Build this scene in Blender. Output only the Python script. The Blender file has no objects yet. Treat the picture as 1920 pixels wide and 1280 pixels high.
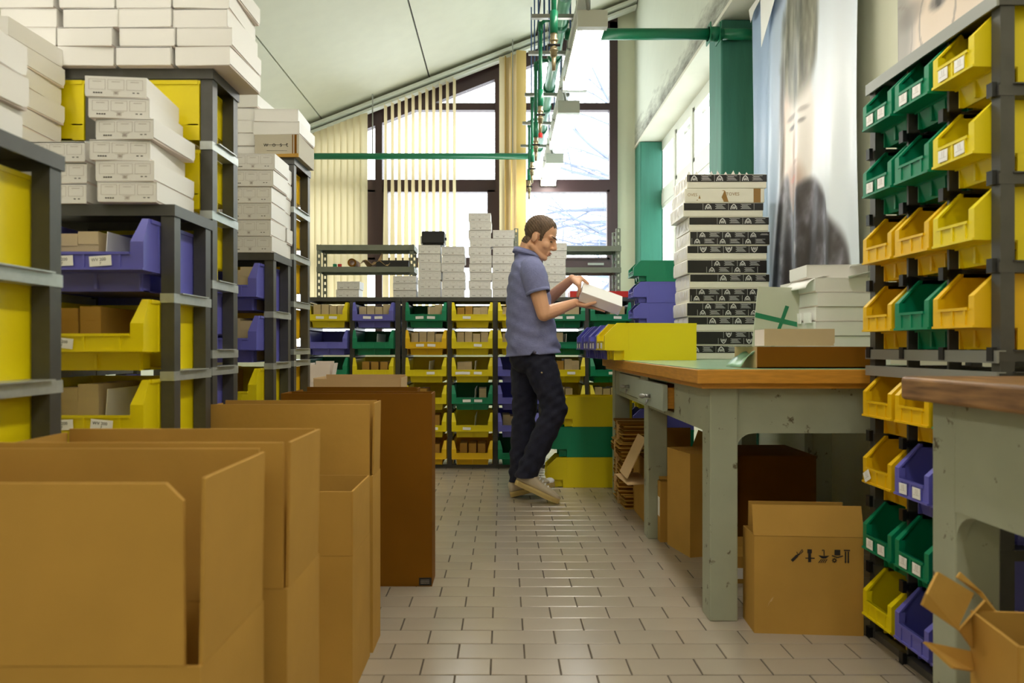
import bpy, bmesh, math, random
from mathutils import Vector, Matrix, Euler
random.seed(7)
R = math.radians
F = 1280.0            # focal length in pixels of a 1920 px wide frame (24 mm lens)
VX, VY, CH = 944.0, 650.0, 0.925
def at(px, py, Y):    # photo pixel at depth Y -> world point
    return Vector(((px-VX)*Y/F, Y, CH-(py-VY)*Y/F))
def wx(px, Y): return (px-VX)*Y/F
def wz(py, Y): return CH-(py-VY)*Y/F

S = bpy.context.scene
COL = S.collection
# ---------------------------------------------------------------- camera
cam = bpy.data.cameras.new('camera'); camo = bpy.data.objects.new('camera', cam); COL.objects.link(camo)
camo.location = (0, 0, CH); camo.rotation_euler = (R(90), 0, 0)
cam.sensor_width = 36; cam.lens = 24
cam.shift_x = (960-VX)/1920; cam.shift_y = (VY-640)/1920
cam.clip_start = 0.05
cam.dof.use_dof = True; cam.dof.focus_distance = 3.9; cam.dof.aperture_fstop = 4.0
S.camera = camo
# ---------------------------------------------------------------- sky, exposure
W = bpy.data.worlds.new('world'); S.world = W; W.use_nodes = True
bg = W.node_tree.nodes['Background']; bg.inputs[0].default_value = (0.92, 0.97, 1.0, 1); bg.inputs[1].default_value = 5.2
S.view_settings.view_transform = 'Standard'; S.view_settings.look = 'None'
S.view_settings.gamma = 1; S.view_settings.use_curve_mapping = False
S.view_settings.exposure = 0.12
TUBE = 25.5           # emission of the fluorescent diffusers
S.cycles.max_bounces = 8; S.cycles.diffuse_bounces = 5; S.cycles.transparent_max_bounces = 12
S.cycles.sample_clamp_indirect = 8
S.cycles.use_denoising = True
def portal(loc, rot, sx, sy):
    l = bpy.data.lights.new('window_portal', 'AREA'); l.shape = 'RECTANGLE'; l.size = sx; l.size_y = sy
    l.cycles.is_portal = True
    o = bpy.data.objects.new('window_portal', l); COL.objects.link(o); o.location = loc; o.rotation_euler = rot
portal((-1.0, 7.9, 2.7), (R(-90), 0, 0), 5.2, 4.2)
portal((1.9, 6.2, 2.1), (0, R(90), 0), 2.4, 3.2)

# ---------------------------------------------------------------- materials
def srgb(r, g, b):
    f = lambda c: (c/255/12.92) if c/255 <= .04045 else ((c/255+.055)/1.055)**2.4
    return (f(r), f(g), f(b), 1)
MATS = {}
def mat(name, rgb, rough=.5, metal=0, noise=0, nscale=8, bump=0, bscale=60, stretch=None, vary=0, spec=.5, dark=None, chips=None):
    m = bpy.data.materials.new(name); m.use_nodes = True; N = m.node_tree.nodes; L = m.node_tree.links
    b = N['Principled BSDF']; c = srgb(*rgb)
    b.inputs['Base Color'].default_value = c; b.inputs['Roughness'].default_value = rough; b.inputs['Metallic'].default_value = metal
    b.inputs['Specular IOR Level'].default_value = spec
    if noise or bump or vary:
        tc = N.new('ShaderNodeTexCoord'); mp = N.new('ShaderNodeMapping'); L.new(tc.outputs['Object'], mp.inputs[0])
        if stretch: mp.inputs['Scale'].default_value = stretch
    last = None
    if noise:
        n = N.new('ShaderNodeTexNoise'); n.inputs['Scale'].default_value = nscale; n.inputs['Detail'].default_value = 5
        L.new(mp.outputs[0], n.inputs[0])
        mx = N.new('ShaderNodeMix'); mx.data_type = 'RGBA'
        d = srgb(*dark) if dark else tuple(x*(1-noise) for x in c[:3])+(1,)
        mx.inputs[6].default_value = d; mx.inputs[7].default_value = tuple(min(1, x*(1+noise*.5)) for x in c[:3])+(1,)
        rmp = N.new('ShaderNodeMapRange'); rmp.inputs[1].default_value = .3; rmp.inputs[2].default_value = .7
        L.new(n.outputs[0], rmp.inputs[0]); L.new(rmp.outputs[0], mx.inputs[0])
        last = mx.outputs[2]
    if chips:   # small chips and scuffs in the paint
        n3 = N.new('ShaderNodeTexNoise'); n3.inputs['Scale'].default_value = chips[1]; n3.inputs['Detail'].default_value = 6; n3.inputs['Roughness'].default_value = .7
        L.new(mp.outputs[0], n3.inputs[0])
        r3 = N.new('ShaderNodeMapRange'); r3.inputs[1].default_value = chips[2]; r3.inputs[2].default_value = chips[2]+.04; L.new(n3.outputs[0], r3.inputs[0])
        m3 = N.new('ShaderNodeMix'); m3.data_type = 'RGBA'; L.new(r3.outputs[0], m3.inputs[0]); L.new(last, m3.inputs[6]); m3.inputs[7].default_value = srgb(*chips[0])
        last = m3.outputs[2]
    if vary:
        oi = N.new('ShaderNodeObjectInfo'); hv = N.new('ShaderNodeHueSaturation')
        mr = N.new('ShaderNodeMapRange'); mr.inputs[3].default_value = 1-vary; mr.inputs[4].default_value = 1+vary*.5
        L.new(oi.outputs['Random'], mr.inputs[0]); L.new(mr.outputs[0], hv.inputs['Value'])
        if last: L.new(last, hv.inputs['Color'])
        else: hv.inputs['Color'].default_value = c
        last = hv.outputs[0]
    if last: L.new(last, b.inputs['Base Color'])
    if bump:
        n2 = N.new('ShaderNodeTexNoise'); n2.inputs['Scale'].default_value = bscale; L.new(mp.outputs[0], n2.inputs[0])
        bp = N.new('ShaderNodeBump'); bp.inputs['Strength'].default_value = bump; bp.inputs['Distance'].default_value = .01
        L.new(n2.outputs[0], bp.inputs['Height']); L.new(bp.outputs[0], b.inputs['Normal'])
    MATS[name] = m
    return m
def emit(name, rgb, s):
    m = bpy.data.materials.new(name); m.use_nodes = True; b = m.node_tree.nodes['Principled BSDF']
    b.inputs['Base Color'].default_value = (.8, .8, .8, 1)
    b.inputs['Emission Color'].default_value = rgb+(1,); b.inputs['Emission Strength'].default_value = s
    MATS[name] = m; return m
M = MATS
mat('yellow', (234, 214, 6), .38, vary=.05); mat('golden', (235, 190, 8), .38, vary=.05)
mat('purple', (104, 104, 196), .4, vary=.06); mat('green', (0, 132, 92), .4, vary=.08)
mat('rack_grey', (84, 83, 79), .4, .3, noise=.12, nscale=20)
mat('galvanised', (190, 195, 192), .34, .5, noise=.15, nscale=30)
mat('slot_grey', (128, 132, 118), .5, .2, noise=.1)
mat('black_plastic', (22, 22, 24), .4)
mat('carton', (188, 146, 70), .75, noise=.10, nscale=5, bump=.08, bscale=30, vary=.04, spec=.2)
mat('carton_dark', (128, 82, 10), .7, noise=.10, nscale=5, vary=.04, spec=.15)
mat('carton_pale', (205, 172, 126), .75, noise=.08, nscale=6)
mat('carton_edge', (200, 165, 110), .8)
mat('tan', (206, 186, 146), .7, noise=.06, vary=.08)
mat('white_card', (234, 220, 213), .5, noise=.03, nscale=6, vary=.05)
mat('white_card_side', (236, 234, 230), .42, vary=.04)
mat('print_grey', (176, 166, 160), .6); mat('ink', (40, 36, 34), .6)
mat('grey_card', (190, 182, 162), .6); mat('beam_grey', (150, 152, 148), .38, .4)
mat('paper', (246, 246, 244), .55)
mat('tile', (174, 163, 147), .2, noise=.07, nscale=3, vary=.07, spec=1.0)
mat('grout', (82, 73, 61), .9, noise=.2, nscale=40)
mat('ceiling_paint', (216, 214, 196), .7, noise=.03)
mat('wall_paint', (224, 224, 202), .7, noise=.05, nscale=2)
mat('concrete', (206, 206, 190), .8, noise=.30, nscale=3.5, bump=.25, bscale=12, stretch=(1.5, .7, 2.5), dark=(150, 150, 132))
def stained(name):
    # painted concrete, dirty along the lower edge of the beam (world height 3.2 m)
    m = mat(name, (214, 218, 202), .8, noise=.05, nscale=2, bump=.15, bscale=14); N = m.node_tree.nodes; L = m.node_tree.links
    b = N['Principled BSDF']; src = b.inputs['Base Color'].links[0].from_socket
    tc = N.new('ShaderNodeTexCoord'); sp = N.new('ShaderNodeSeparateXYZ'); L.new(tc.outputs['Object'], sp.inputs[0])
    mp = N.new('ShaderNodeMapping'); mp.inputs['Scale'].default_value = (1, .6, 2.2); L.new(tc.outputs['Object'], mp.inputs[0])
    n = N.new('ShaderNodeTexNoise'); n.inputs['Scale'].default_value = 5; n.inputs['Detail'].default_value = 8; n.inputs['Roughness'].default_value = .7; L.new(mp.outputs[0], n.inputs[0])
    a = N.new('ShaderNodeMapRange'); a.inputs[1].default_value = 3.2; a.inputs[2].default_value = 3.62; a.inputs[3].default_value = .34; a.inputs[4].default_value = -.30; L.new(sp.outputs[2], a.inputs[0])
    s = N.new('ShaderNodeMath'); s.operation = 'ADD'; L.new(a.outputs[0], s.inputs[0]); L.new(n.outputs[0], s.inputs[1])
    r = N.new('ShaderNodeMapRange'); r.inputs[1].default_value = .48; r.inputs[2].default_value = .95; L.new(s.outputs[0], r.inputs[0])
    x = N.new('ShaderNodeMix'); x.data_type = 'RGBA'; L.new(r.outputs[0], x.inputs[0]); L.new(src, x.inputs[6]); x.inputs[7].default_value = srgb(92, 88, 76); L.new(x.outputs[2], b.inputs['Base Color'])
stained('stained_concrete')
mat('column_paint', (52, 116, 97), .65, noise=.14, nscale=4, bump=.1, bscale=30, stretch=(6, 6, .6))
mat('frame_brown', (66, 46, 50), .45); mat('frame_white', (220, 222, 212), .45)
mat('pipe_green', (18, 112, 78), .35); mat('pipe_pale', (108, 168, 140), .3); mat('rod_blue', (62, 92, 140), .4)
mat('brass', (176, 160, 128), .35, .7); mat('red', (208, 40, 30), .4)
mat('fixture', (216, 216, 208), .45); mat('steel', (160, 160, 156), .35, .6)
mat('bench_paint', (162, 167, 146), .45, noise=.10, nscale=7, bump=.05, bscale=25, chips=((92, 84, 62), 16, .61))
mat('bench_drawer', (176, 186, 176), .45, noise=.06, nscale=7)
mat('wood_edge', (206, 144, 50), .42, noise=.18, nscale=5, stretch=(3, 3, 25))
mat('old_wood', (150, 112, 72), .45, noise=.45, nscale=6, stretch=(6, 1.2, 12), dark=(86, 58, 36))
mat('lino', (158, 196, 166), .22, noise=.05)
mat('jeans', (28, 30, 52), .85, noise=.3, nscale=30, bump=.15, bscale=90)
mat('polo', (126, 130, 174), .85, noise=.10, nscale=40, bump=.2, bscale=130)
mat('skin', (224, 170, 134), .5, noise=.06, nscale=12)
mat('hair', (104, 82, 62), .7, noise=.4, nscale=60, stretch=(1, 1, .3), bump=.5, bscale=120)
mat('shoe', (196, 182, 156), .6, noise=.08); mat('sole', (196, 172, 110), .6); mat('lip', (170, 98, 84), .5); mat('eye', (230, 226, 220), .3)
mat('black_tape', (30, 28, 28), .3); mat('cream_film', (234, 230, 214), .35, noise=.05)
mat('tape_brown', (150, 112, 50), .3); mat('sage_card', (188, 192, 172), .45, noise=.06)
mat('green_tape', (30, 120, 84), .4)
mat('branch', (122, 130, 150), .9)
emit('tube_light', (1.0, .94, .84), TUBE)
def thin_glass(name, tint, fac=.06):
    m = bpy.data.materials.new(name); m.use_nodes = True; N = m.node_tree.nodes; L = m.node_tree.links
    N.remove(N['Principled BSDF']); out = N['Material Output']
    t = N.new('ShaderNodeBsdfTransparent'); t.inputs[0].default_value = tint+(1,)
    g = N.new('ShaderNodeBsdfGlossy'); g.inputs['Roughness'].default_value = .02
    mx = N.new('ShaderNodeMixShader'); mx.inputs[0].default_value = fac
    L.new(t.outputs[0], mx.inputs[1]); L.new(g.outputs[0], mx.inputs[2]); L.new(mx.outputs[0], out.inputs[0])
    MATS[name] = m; return m
thin_glass('glass', (.97, .98, .98)); thin_glass('glass_green', (.80, .92, .88))
def translucent(name, rgb, k=.5):
    m = bpy.data.materials.new(name); m.use_nodes = True; N = m.node_tree.nodes; L = m.node_tree.links
    N.remove(N['Principled BSDF']); out = N['Material Output']
    d = N.new('ShaderNodeBsdfDiffuse'); t = N.new('ShaderNodeBsdfTranslucent')
    d.inputs[0].default_value = srgb(*rgb); t.inputs[0].default_value = srgb(*rgb)
    mx = N.new('ShaderNodeMixShader'); mx.inputs[0].default_value = k
    L.new(d.outputs[0], mx.inputs[1]); L.new(t.outputs[0], mx.inputs[2]); L.new(mx.outputs[0], out.inputs[0])
    MATS[name] = m; return m
translucent('blind', (222, 208, 170), .26)
translucent('blind_ochre', (212, 184, 120), .22)

# ---------------------------------------------------------------- mesh helper
class MB:
    def __init__(s): s.v = []; s.f = []
    def add(s, vs, fs):
        n = len(s.v); s.v += [tuple(p) for p in vs]; s.f += [tuple(i+n for i in f) for f in fs]; return s
    def box(s, x0, x1, y0, y1, z0, z1, X=None):
        vs = [(x0,y0,z0),(x1,y0,z0),(x1,y1,z0),(x0,y1,z0),(x0,y0,z1),(x1,y0,z1),(x1,y1,z1),(x0,y1,z1)]
        if X is not None: vs = [X @ Vector(p) for p in vs]
        return s.add(vs, [(0,3,2,1),(4,5,6,7),(0,1,5,4),(1,2,6,5),(2,3,7,6),(3,0,4,7)])
    def prism(s, poly, axis, a, b):
        # poly: CCW 2D points; axis 'x': (y,z), 'y': (x,z), 'z': (x,y)
        def P(p, t): return (t,p[0],p[1]) if axis == 'x' else ((p[0],t,p[1]) if axis == 'y' else (p[0],p[1],t))
        n = len(poly)
        vs = [P(p, a) for p in poly]+[P(p, b) for p in poly]
        fs = [tuple(range(n-1,-1,-1)), tuple(range(n,2*n))]+[(i,(i+1)%n,n+(i+1)%n,n+i) for i in range(n)]
        if axis == 'y': fs = [tuple(reversed(f)) for f in fs]
        return s.add(vs, fs)
    def tube(s, pts, r, n=10, caps=True):
        pts = [Vector(p) for p in pts]; rs = r if isinstance(r, (list, tuple)) else [r]*len(pts)
        rings = []
        up = None
        for i, p in enumerate(pts):
            if i == 0: d = pts[1]-p
            elif i == len(pts)-1: d = p-pts[i-1]
            else: d = (pts[i+1]-p).normalized()+(p-pts[i-1]).normalized()
            d.normalize()
            if up is None:
                up = Vector((0,0,1)) if abs(d.z) < .9 else Vector((1,0,0))
            a = d.cross(up)
            if a.length < 1e-4: a = d.cross(Vector((0,1,0)))
            a.normalize(); b = a.cross(d).normalized(); up = b
            rings.append([p+rs[i]*(math.cos(2*math.pi*k/n)*a+math.sin(2*math.pi*k/n)*b) for k in range(n)])
        vs = [q for r_ in rings for q in r_]; fs = []
        for i in range(len(pts)-1):
            for k in range(n):
                fs.append((i*n+k, i*n+(k+1)%n, (i+1)*n+(k+1)%n, (i+1)*n+k))
        if caps: fs += [tuple(range(n-1,-1,-1)), tuple((len(pts)-1)*n+k for k in range(n))]
        return s.add(vs, fs)
    def loft(s, rings, caps=True, closed=True):
        n = len(rings[0]); vs = [p for r_ in rings for p in r_]; fs = []
        for i in range(len(rings)-1):
            for k in range(n if closed else n-1):
                fs.append((i*n+k, i*n+(k+1)%n, (i+1)*n+(k+1)%n, (i+1)*n+k))
        if caps: fs += [tuple(range(n-1,-1,-1)), tuple((len(rings)-1)*n+k for k in range(n))]
        return s.add(vs, fs)
    def ell(s, c, r, rot=None, nu=16, nv=10):
        c = Vector(c); X = rot if rot is not None else Matrix.Identity(3)
        vs = [c+X @ Vector((0,0,r[2]))]
        for j in range(1, nv):
            t = math.pi*j/nv
            for k in range(nu):
                u = 2*math.pi*k/nu
                vs.append(c+X @ Vector((r[0]*math.sin(t)*math.cos(u), r[1]*math.sin(t)*math.sin(u), r[2]*math.cos(t))))
        vs.append(c+X @ Vector((0,0,-r[2])))
        fs = []
        for k in range(nu): fs.append((0, 1+k, 1+(k+1)%nu))
        for j in range(nv-2):
            for k in range(nu):
                a = 1+j*nu+k; b = 1+j*nu+(k+1)%nu
                fs.append((a, a+nu, b+nu, b))
        last = len(vs)-1; o = 1+(nv-2)*nu
        for k in range(nu): fs.append((last, o+(k+1)%nu, o+k))
        return s.add(vs, fs)
    def cap(s, p0, r0, p1, r1, n=12):
        # rounded tapered capsule
        p0 = Vector(p0); p1 = Vector(p1); d = (p1-p0); L = d.length; d = d/L
        pts, rs = [], []
        for a in (80, 60, 40, 20): pts.append(p0-d*r0*math.sin(R(a))); rs.append(r0*math.cos(R(a)))
        for t in (0, .33, .66, 1): pts.append(p0+d*L*t); rs.append(r0+(r1-r0)*t)
        for a in (20, 40, 60, 80): pts.append(p1+d*r1*math.sin(R(a))); rs.append(r1*math.cos(R(a)))
        return s.tube(pts, rs, n)
    def sheet(s, P, nx, ny):
        vs = [P(i/nx, j/ny) for j in range(ny+1) for i in range(nx+1)]
        fs = [(j*(nx+1)+i, j*(nx+1)+i+1, (j+1)*(nx+1)+i+1, (j+1)*(nx+1)+i) for j in range(ny) for i in range(nx)]
        return s.add(vs, fs)
    def mesh(s, name, m, smooth=False):
        me = bpy.data.meshes.new(name); me.from_pydata(s.v, [], s.f); me.update()
        if m is not None: me.materials.append(M[m] if isinstance(m, str) else m)
        if smooth: me.polygons.foreach_set('use_smooth', [True]*len(me.polygons))
        return me
    def build(s, name, m, parent=None, smooth=False, loc=None):
        return link(name, s.mesh(name, m, smooth), parent, loc)
def link(name, me, parent=None, loc=None, rot=None, m=None):
    o = bpy.data.objects.new(name, me); COL.objects.link(o)
    if parent is not None: o.parent = parent
    if loc is not None: o.location = loc
    if rot is not None: o.rotation_euler = rot
    if m is not None:
        o.material_slots[0].link = 'OBJECT'; o.material_slots[0].material = M[m]
    return o
def tag(o, label, cat, group=None):
    o['label'] = label; o['category'] = cat
    if group: o['group'] = group
    return o
def thing(name, label, cat, loc=(0,0,0), rz=0, group=None, rot=None):
    o = bpy.data.objects.new(name, None); o.empty_display_size = .05; COL.objects.link(o)
    o.location = loc; o.rotation_euler = rot if rot else (0, 0, rz)
    return tag(o, label, cat, group)
def struct(o): o['kind'] = 'structure'; return o
def solidify(o, t, off=-1):
    md = o.modifiers.new('thickness', 'SOLIDIFY'); md.thickness = t; md.offset = off; return o
def bevel(o, w, seg=2):
    md = o.modifiers.new('bevel', 'BEVEL'); md.width = w; md.segments = seg; md.limit_method = 'ANGLE'; return o
ORD = ['zeroth','first','second','third','fourth','fifth','sixth','seventh','eighth','ninth','tenth','eleventh','twelfth','thirteenth','fourteenth']
TXT = {}
def text_mesh(s, size, m='ink', align='LEFT'):
    key = (s, size, m, align)
    if key not in TXT:
        c = bpy.data.curves.new('printed_text', 'FONT'); c.body = s; c.size = size; c.align_x = align; c.resolution_u = 2
        o = bpy.data.objects.new('printed_text', c); COL.objects.link(o)
        dg = bpy.context.evaluated_depsgraph_get(); dg.update()
        me = bpy.data.meshes.new_from_object(o.evaluated_get(dg)); bpy.data.objects.remove(o)
        me.materials.clear(); me.materials.append(M[m]); TXT[key] = me
    return TXT[key]
FRONT = (R(90), 0, 0)   # turns flat text in XY to face -Y
# ================================================================ SETTING
YB, XW, XB = 7.75, 1.75, 1.49      # window wall, right wall, beam face
def zc(x): return 4.74+.388*(x-1.247)
# floor: slab + tiles
slab = MB().box(-3.6, 1.9, -2.6, 8.0, -.12, -.003).build('floor', 'grout'); struct(slab)
TW, TD = .2, .101
def tile_mesh():
    b = MB(); g = .0022; e = .0015
    x0, x1, y0, y1 = -TW/2+g, TW/2-g, -TD/2+g, TD/2-g
    r0 = [(x0,y0,-.003),(x1,y0,-.003),(x1,y1,-.003),(x0,y1,-.003)]
    r1 = [(x0,y0,-e),(x1,y0,-e),(x1,y1,-e),(x0,y1,-e)]
    r2 = [(x0+e,y0+e,0),(x1-e,y0+e,0),(x1-e,y1-e,0),(x0+e,y1-e,0)]
    b.loft([r0, r1, r2]); return b
tm = tile_mesh(); tme = tm.mesh('floor_tile', 'tile')
cells = []
for k in range(-45, 60):
    y = 1.927+TD*(k+.5)
    if not -2.5 < y < 7.9: continue
    off = -.0367+(0 if k % 2 == 0 else .1)
    for i in range(-18, 10):
        x = off+TW*(i+.5)
        if not -3.4 < x < 1.75: continue
        vis = (y > 1.75 and y < 5.3 and -.45 < x < 1.05 and x > -.45+max(0, (2.6-y))*-.1)
        if vis and x < -.27 and 2.0 < y < 3.0: vis = y < 2.6 and x > -.40
        if vis and x > .75 and y > 2.3: vis = x < .95 and y < 3.2
        px = VX+x*F/max(y, .1); py = VY+CH*F/max(y, .1)
        if py > 1300 or px < 660 or px > 1480: vis = False
        cells.append(((1 if vis else 0)*1000-y, x, y))
cells.sort(reverse=True)
rest = MB()
for n, (key, x, y) in enumerate(cells):
    if n < 290:
        o = link('floor_tile', tme, slab, (x, y, (random.random()-.5)*.0006), (R((random.random()-.5)*.25), R((random.random()-.5)*.25), 0))
    else:
        rest.add([(p[0]+x, p[1]+y, p[2]) for p in tm.v], tm.f)
o = rest.build('floor_tiles', 'tile', slab); o['kind'] = 'stuff'
# ceiling panels running away from the camera
deck = MB().prism([(-3.6, zc(-3.6)+.03), (1.9, zc(1.9)+.03), (1.9, zc(1.9)+.15), (-3.6, zc(-3.6)+.15)], 'y', -2.6, 8.0).build('ceiling', 'ink'); struct(deck)
xs = [-3.6, -3.23, -2.03, -.83, .37, 1.57, 1.9]
for a, b in zip(xs[:-1], xs[1:]):
    g = .008
    MB().prism([(a+g, zc(a+g)), (b-g, zc(b-g)), (b-g, zc(b-g)+.028), (a+g, zc(a+g)+.028)], 'y', -2.6, 7.9).build('ceiling_panel', 'ceiling_paint', deck)
# walls
struct(MB().box(-3.7, -3.5, -2.6, 8, 0, 3.2).build('wall_left', 'wall_paint'))
struct(MB().box(-3.7, 1.95, -2.7, -2.5, 0, 5.2).build('wall_front', 'wall_paint'))
wb = MB(); wb.box(-3.5, XB+.3, YB, YB+.2, 0, .88)
wb.prism([(1.29, .88), (XB+.3, .88), (XB+.3, zc(XB+.3)), (1.29, zc(1.29))], 'y', YB, YB+.2)
wb.box(-3.5, -2.95, YB, YB+.2, .88, 3.1)
struct(wb.build('wall_back', 'wall_paint'))
wr = MB()
wr.box(XW, XW+.2, -2.5, 4.95, 0, 3.25)
wr.box(XW, XW+.2, 4.95, YB+.2, 0, .95)
wr.box(XW, XW+.2, 7.62, YB+.2, .95, 3.25)
wr = struct(wr.build('wall_right', 'wall_paint'))
MB().box(XB, XW+.2, -2.5, YB, 3.2, 5.0).build('beam', 'stained_concrete', wr)
MB().box(XB-.006, XW-.02, -2.5, YB-.001, 3.17, 3.199).build('soffit', 'ceiling_paint', wr)
# green columns
def column(y0, y1, label, xin=XB):
    t = thing('column', label, 'column', (0, 0, 0))
    t.location = ((xin+XW)/2, (y0+y1)/2, 0)
    w, d = (XW-xin)/2, (y1-y0)/2
    o = MB().box(-w, w, -d, d, 0, 3.165).build('shaft', 'column_paint', t); bevel(o, .012)
    return t
column(4.67, 4.95, 'near green painted concrete column beside the hanging blue poster')
column(7.45, 7.74, 'far slimmer green column in the corner next to the brown window')
# ---------------------------------------------------------------- back window
w1 = bpy.data.objects.new('window_1', None); COL.objects.link(w1); struct(w1); w1.location = (0, YB-.04, 0)
def wpx(x): return wx(x, YB)
def wpz(y): return wz(y, YB)
fr = MB()
xl, xr = -2.95, wpx(1157)
zs = .88
ztop = lambda x: zc(x)-.16
fr.prism([(xl, ztop(xl)-.11), (xr, ztop(xr)-.11), (xr, ztop(xr)+.16), (xl, ztop(xl)+.16)], 'y', 0, .09)
fr.box(wpx(1142), xr, 0, .09, zs, ztop(xr))
fr.box(xl, xl+.08, 0, .09, zs, ztop(xl))
fr.box(xl, xr, 0, .09, zs-.02, zs+.05)
fr.build('frame', 'frame_brown', w1)
for a, b in ((705, 718), (928, 940)):
    MB().prism([(wpx(a), zs), (wpx(b), zs), (wpx(b), ztop(wpx(b))), (wpx(a), ztop(wpx(a)))], 'y', -.015, .1).build('mullion', 'frame_brown', w1)
bays = [(xl+.08, wpx(705)), (wpx(718), wpx(928)), (wpx(940), wpx(1142))]
def bar(x0, x1, y0, y1, dep=0): MB().box(x0, x1, .005-dep, .085, wpz(y1), wpz(y0)).build('transom', 'frame_brown', w1)
for i, (a, b) in enumerate(bays):
    if i > 0: bar(a, b, 195, 208)
    bar(a, b, 338, 358)
    bar(a, b, 487, 502)
    # opening sash frame of the lower light
    s = MB(); z0, z1 = wpz(487), wpz(358); w = .06
    if i == 0: s.box(b-.13, b, -.01, .07, z0, z1)
    elif i == 1: s.box(b-.085, b, -.01, .07, z0, z1).box(a, a+.06, -.01, .07, z0, z1)
    else: s.box(b-.0, b-.0+.02, -.01, .07, z0, z1).box(b-.03, b, -.01, .07, z0, z1).box(a, a+.06, -.01, .07, z0, z1)
    s.box(a, b, -.01, .07, z1-.02, z1); s.box(a, b, -.01, .07, z0, z0+.02)
    s.build('sash', 'frame_brown', w1)
    def pane(x0, x1, z0, zt0, zt1): MB().prism([(x0, z0), (x1, z0), (x1, zt1), (x0, zt0)], 'y', .04, .046).build('pane', 'glass', w1)
    pane(a, b, zs+.05, wpz(502), wpz(502)); pane(a, b, wpz(487), wpz(358), wpz(358))
    if i == 0: pane(a, b, wpz(338), ztop(a)-.11, ztop(b)-.11)
    else:
        pane(a, b, wpz(338), wpz(208), wpz(208)); pane(a, b, wpz(195), ztop(a)-.11, ztop(b)-.11)
MB().box(.95, 1.13, -.025, -.011, wpz(498), wpz(494)).build('handle', 'steel', w1)
# white curtain track following the slope
tr = MB()
for k, (dz, h, y0, y1) in enumerate(((.045, .035, -.16, -.02), (.105, .03, -.12, -.03))):
    tr.prism([(-3.4, zc(-3.4)-dz-h), (1.48, zc(1.48)-dz-h), (1.48, zc(1.48)-dz), (-3.4, zc(-3.4)-dz)], 'y', YB+y0-.06, YB+y1-.06)
tr = tag(tr.build('blind_track', 'frame_white'), 'white sloping curtain track along the top of the brown window', 'curtain track')
# vertical blinds
def slat(root, x, w, ang0, ang1, m, zb, y=YB-.16):
    zt = zc(x)-.125; n = 14
    def P(u, v):
        z = zt+(zb-zt)*v; s = min(1, max(0, (v-.35)/.5)); a = R(ang0+(ang1-ang0)*s)
        d = (u-.5)*w; c = .006*math.cos((u-.5)*math.pi)
        return (x+d*math.cos(a)-c*math.sin(a), y+d*math.sin(a)+c*math.cos(a), z)
    MB().sheet(P, 3, n).build('slat', m, root, smooth=True)
t = thing('vertical_blind', 'closed cream vertical blind at the left end of the window', 'blind', (0, 0, 0))
for k in range(10): slat(t, wx(572+k*12.2, 7.59), .086, 16, 22, 'blind', 1.15)
t = thing('vertical_blind', 'half open vertical blind with thin edge-on slats in the middle window', 'blind', (0, 0, 0))
for k in range(11): slat(t, wx(723+k*12.9, 7.59), .086, 76-k*.5, 48 if k < 5 else 66, 'blind', 1.2)
t = thing('vertical_blind', 'bunched ochre blind slats drawn together beside the right mullion', 'blind', (0, 0, 0))
for k in range(7): slat(t, wx(945+k*5.4, 7.59), .11, (18, 62, 30, 70, 20, 58, 12)[k], (28, 66, 20, 62, 34, 52, 20)[k], 'blind_ochre' if k in (1, 3, 6) else 'blind', 1.2, YB-.19+.018*(k % 3))
# ---------------------------------------------------------------- right window (white frames)
w2 = bpy.data.objects.new('window_2', None); COL.objects.link(w2); struct(w2)
X2 = XW-.02
def yat(px): return X2*F/(px-VX)
fr = MB(); fr.box(X2, X2+.07, 4.95, 7.62, 3.1, 3.17); fr.box(X2, X2+.07, 4.95, 7.62, .95, 1.02)
fr.box(X2, X2+.07, 7.52, 7.62, .95, 3.17); fr.box(X2, X2+.07, 4.95, 5.0, .95, 3.17); fr.build('frame', 'frame_white', w2)
ys = [5.0, 5.55, 6.25, 6.88, 7.52]
for y in ys[1:-1]: MB().box(X2-.012, X2+.08, y-.035, y+.035, 1.02, 3.1).build('mullion', 'frame_white', w2)
for a, b in zip(ys[:-1], ys[1:]):
    MB().box(X2-.005, X2+.075, a, b, 2.47, 2.60).build('transom', 'frame_white', w2)
    MB().box(X2+.03, X2+.036, a, b, 2.60, 3.1).build('pane', 'glass', w2)
    MB().box(X2+.03, X2+.036, a, b, 1.02, 2.47).build('pane', 'glass_green', w2)
    s = MB()
    for q0, q1 in ((2.6, 3.1), (1.02, 2.47)):
        s.box(X2, X2+.05, a+.03, a+.07, q0, q1).box(X2, X2+.05, b-.07, b-.03, q0, q1).box(X2, X2+.05, a+.03, b-.03, q1-.04, q1).box(X2, X2+.05, a+.03, b-.03, q0, q0+.04)
    s.build('sash', 'frame_white', w2)
# tree outside the window
def branch(b, p, d, r, n):
    pts = [p]; q = p.copy(); rs = [r]
    for i in range(5):
        d = (d+Vector((random.uniform(-.3,.3), random.uniform(-.3,.3), random.uniform(-.22,.2)))).normalized()
        q = q+d*.55*(1 if n > 1 else .6); pts.append(q.copy()); rs.append(r*(1-.16*(i+1)))
    b.tube(pts, rs, 5)
    if n > 0:
        for i in range(1, 6):
            dd = (d+Vector((random.uniform(-.9,.9), random.uniform(-.6,.6), random.uniform(-.4,.7)))).normalized()
            branch(b, pts[i], dd, rs[i]*.55, n-1)
random.seed(11)
t = thing('bare_tree', 'bare winter tree with thin branches outside the right window pane', 'tree', (3.4, 13.5, 0))
MB().tube([(0,0,0),(.05,0,1.5),(-.1,.1,3.0),(-.1,0,4.5)], [.16,.14,.11,.06], 8).build('trunk', 'branch', t)
bb = MB()
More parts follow.
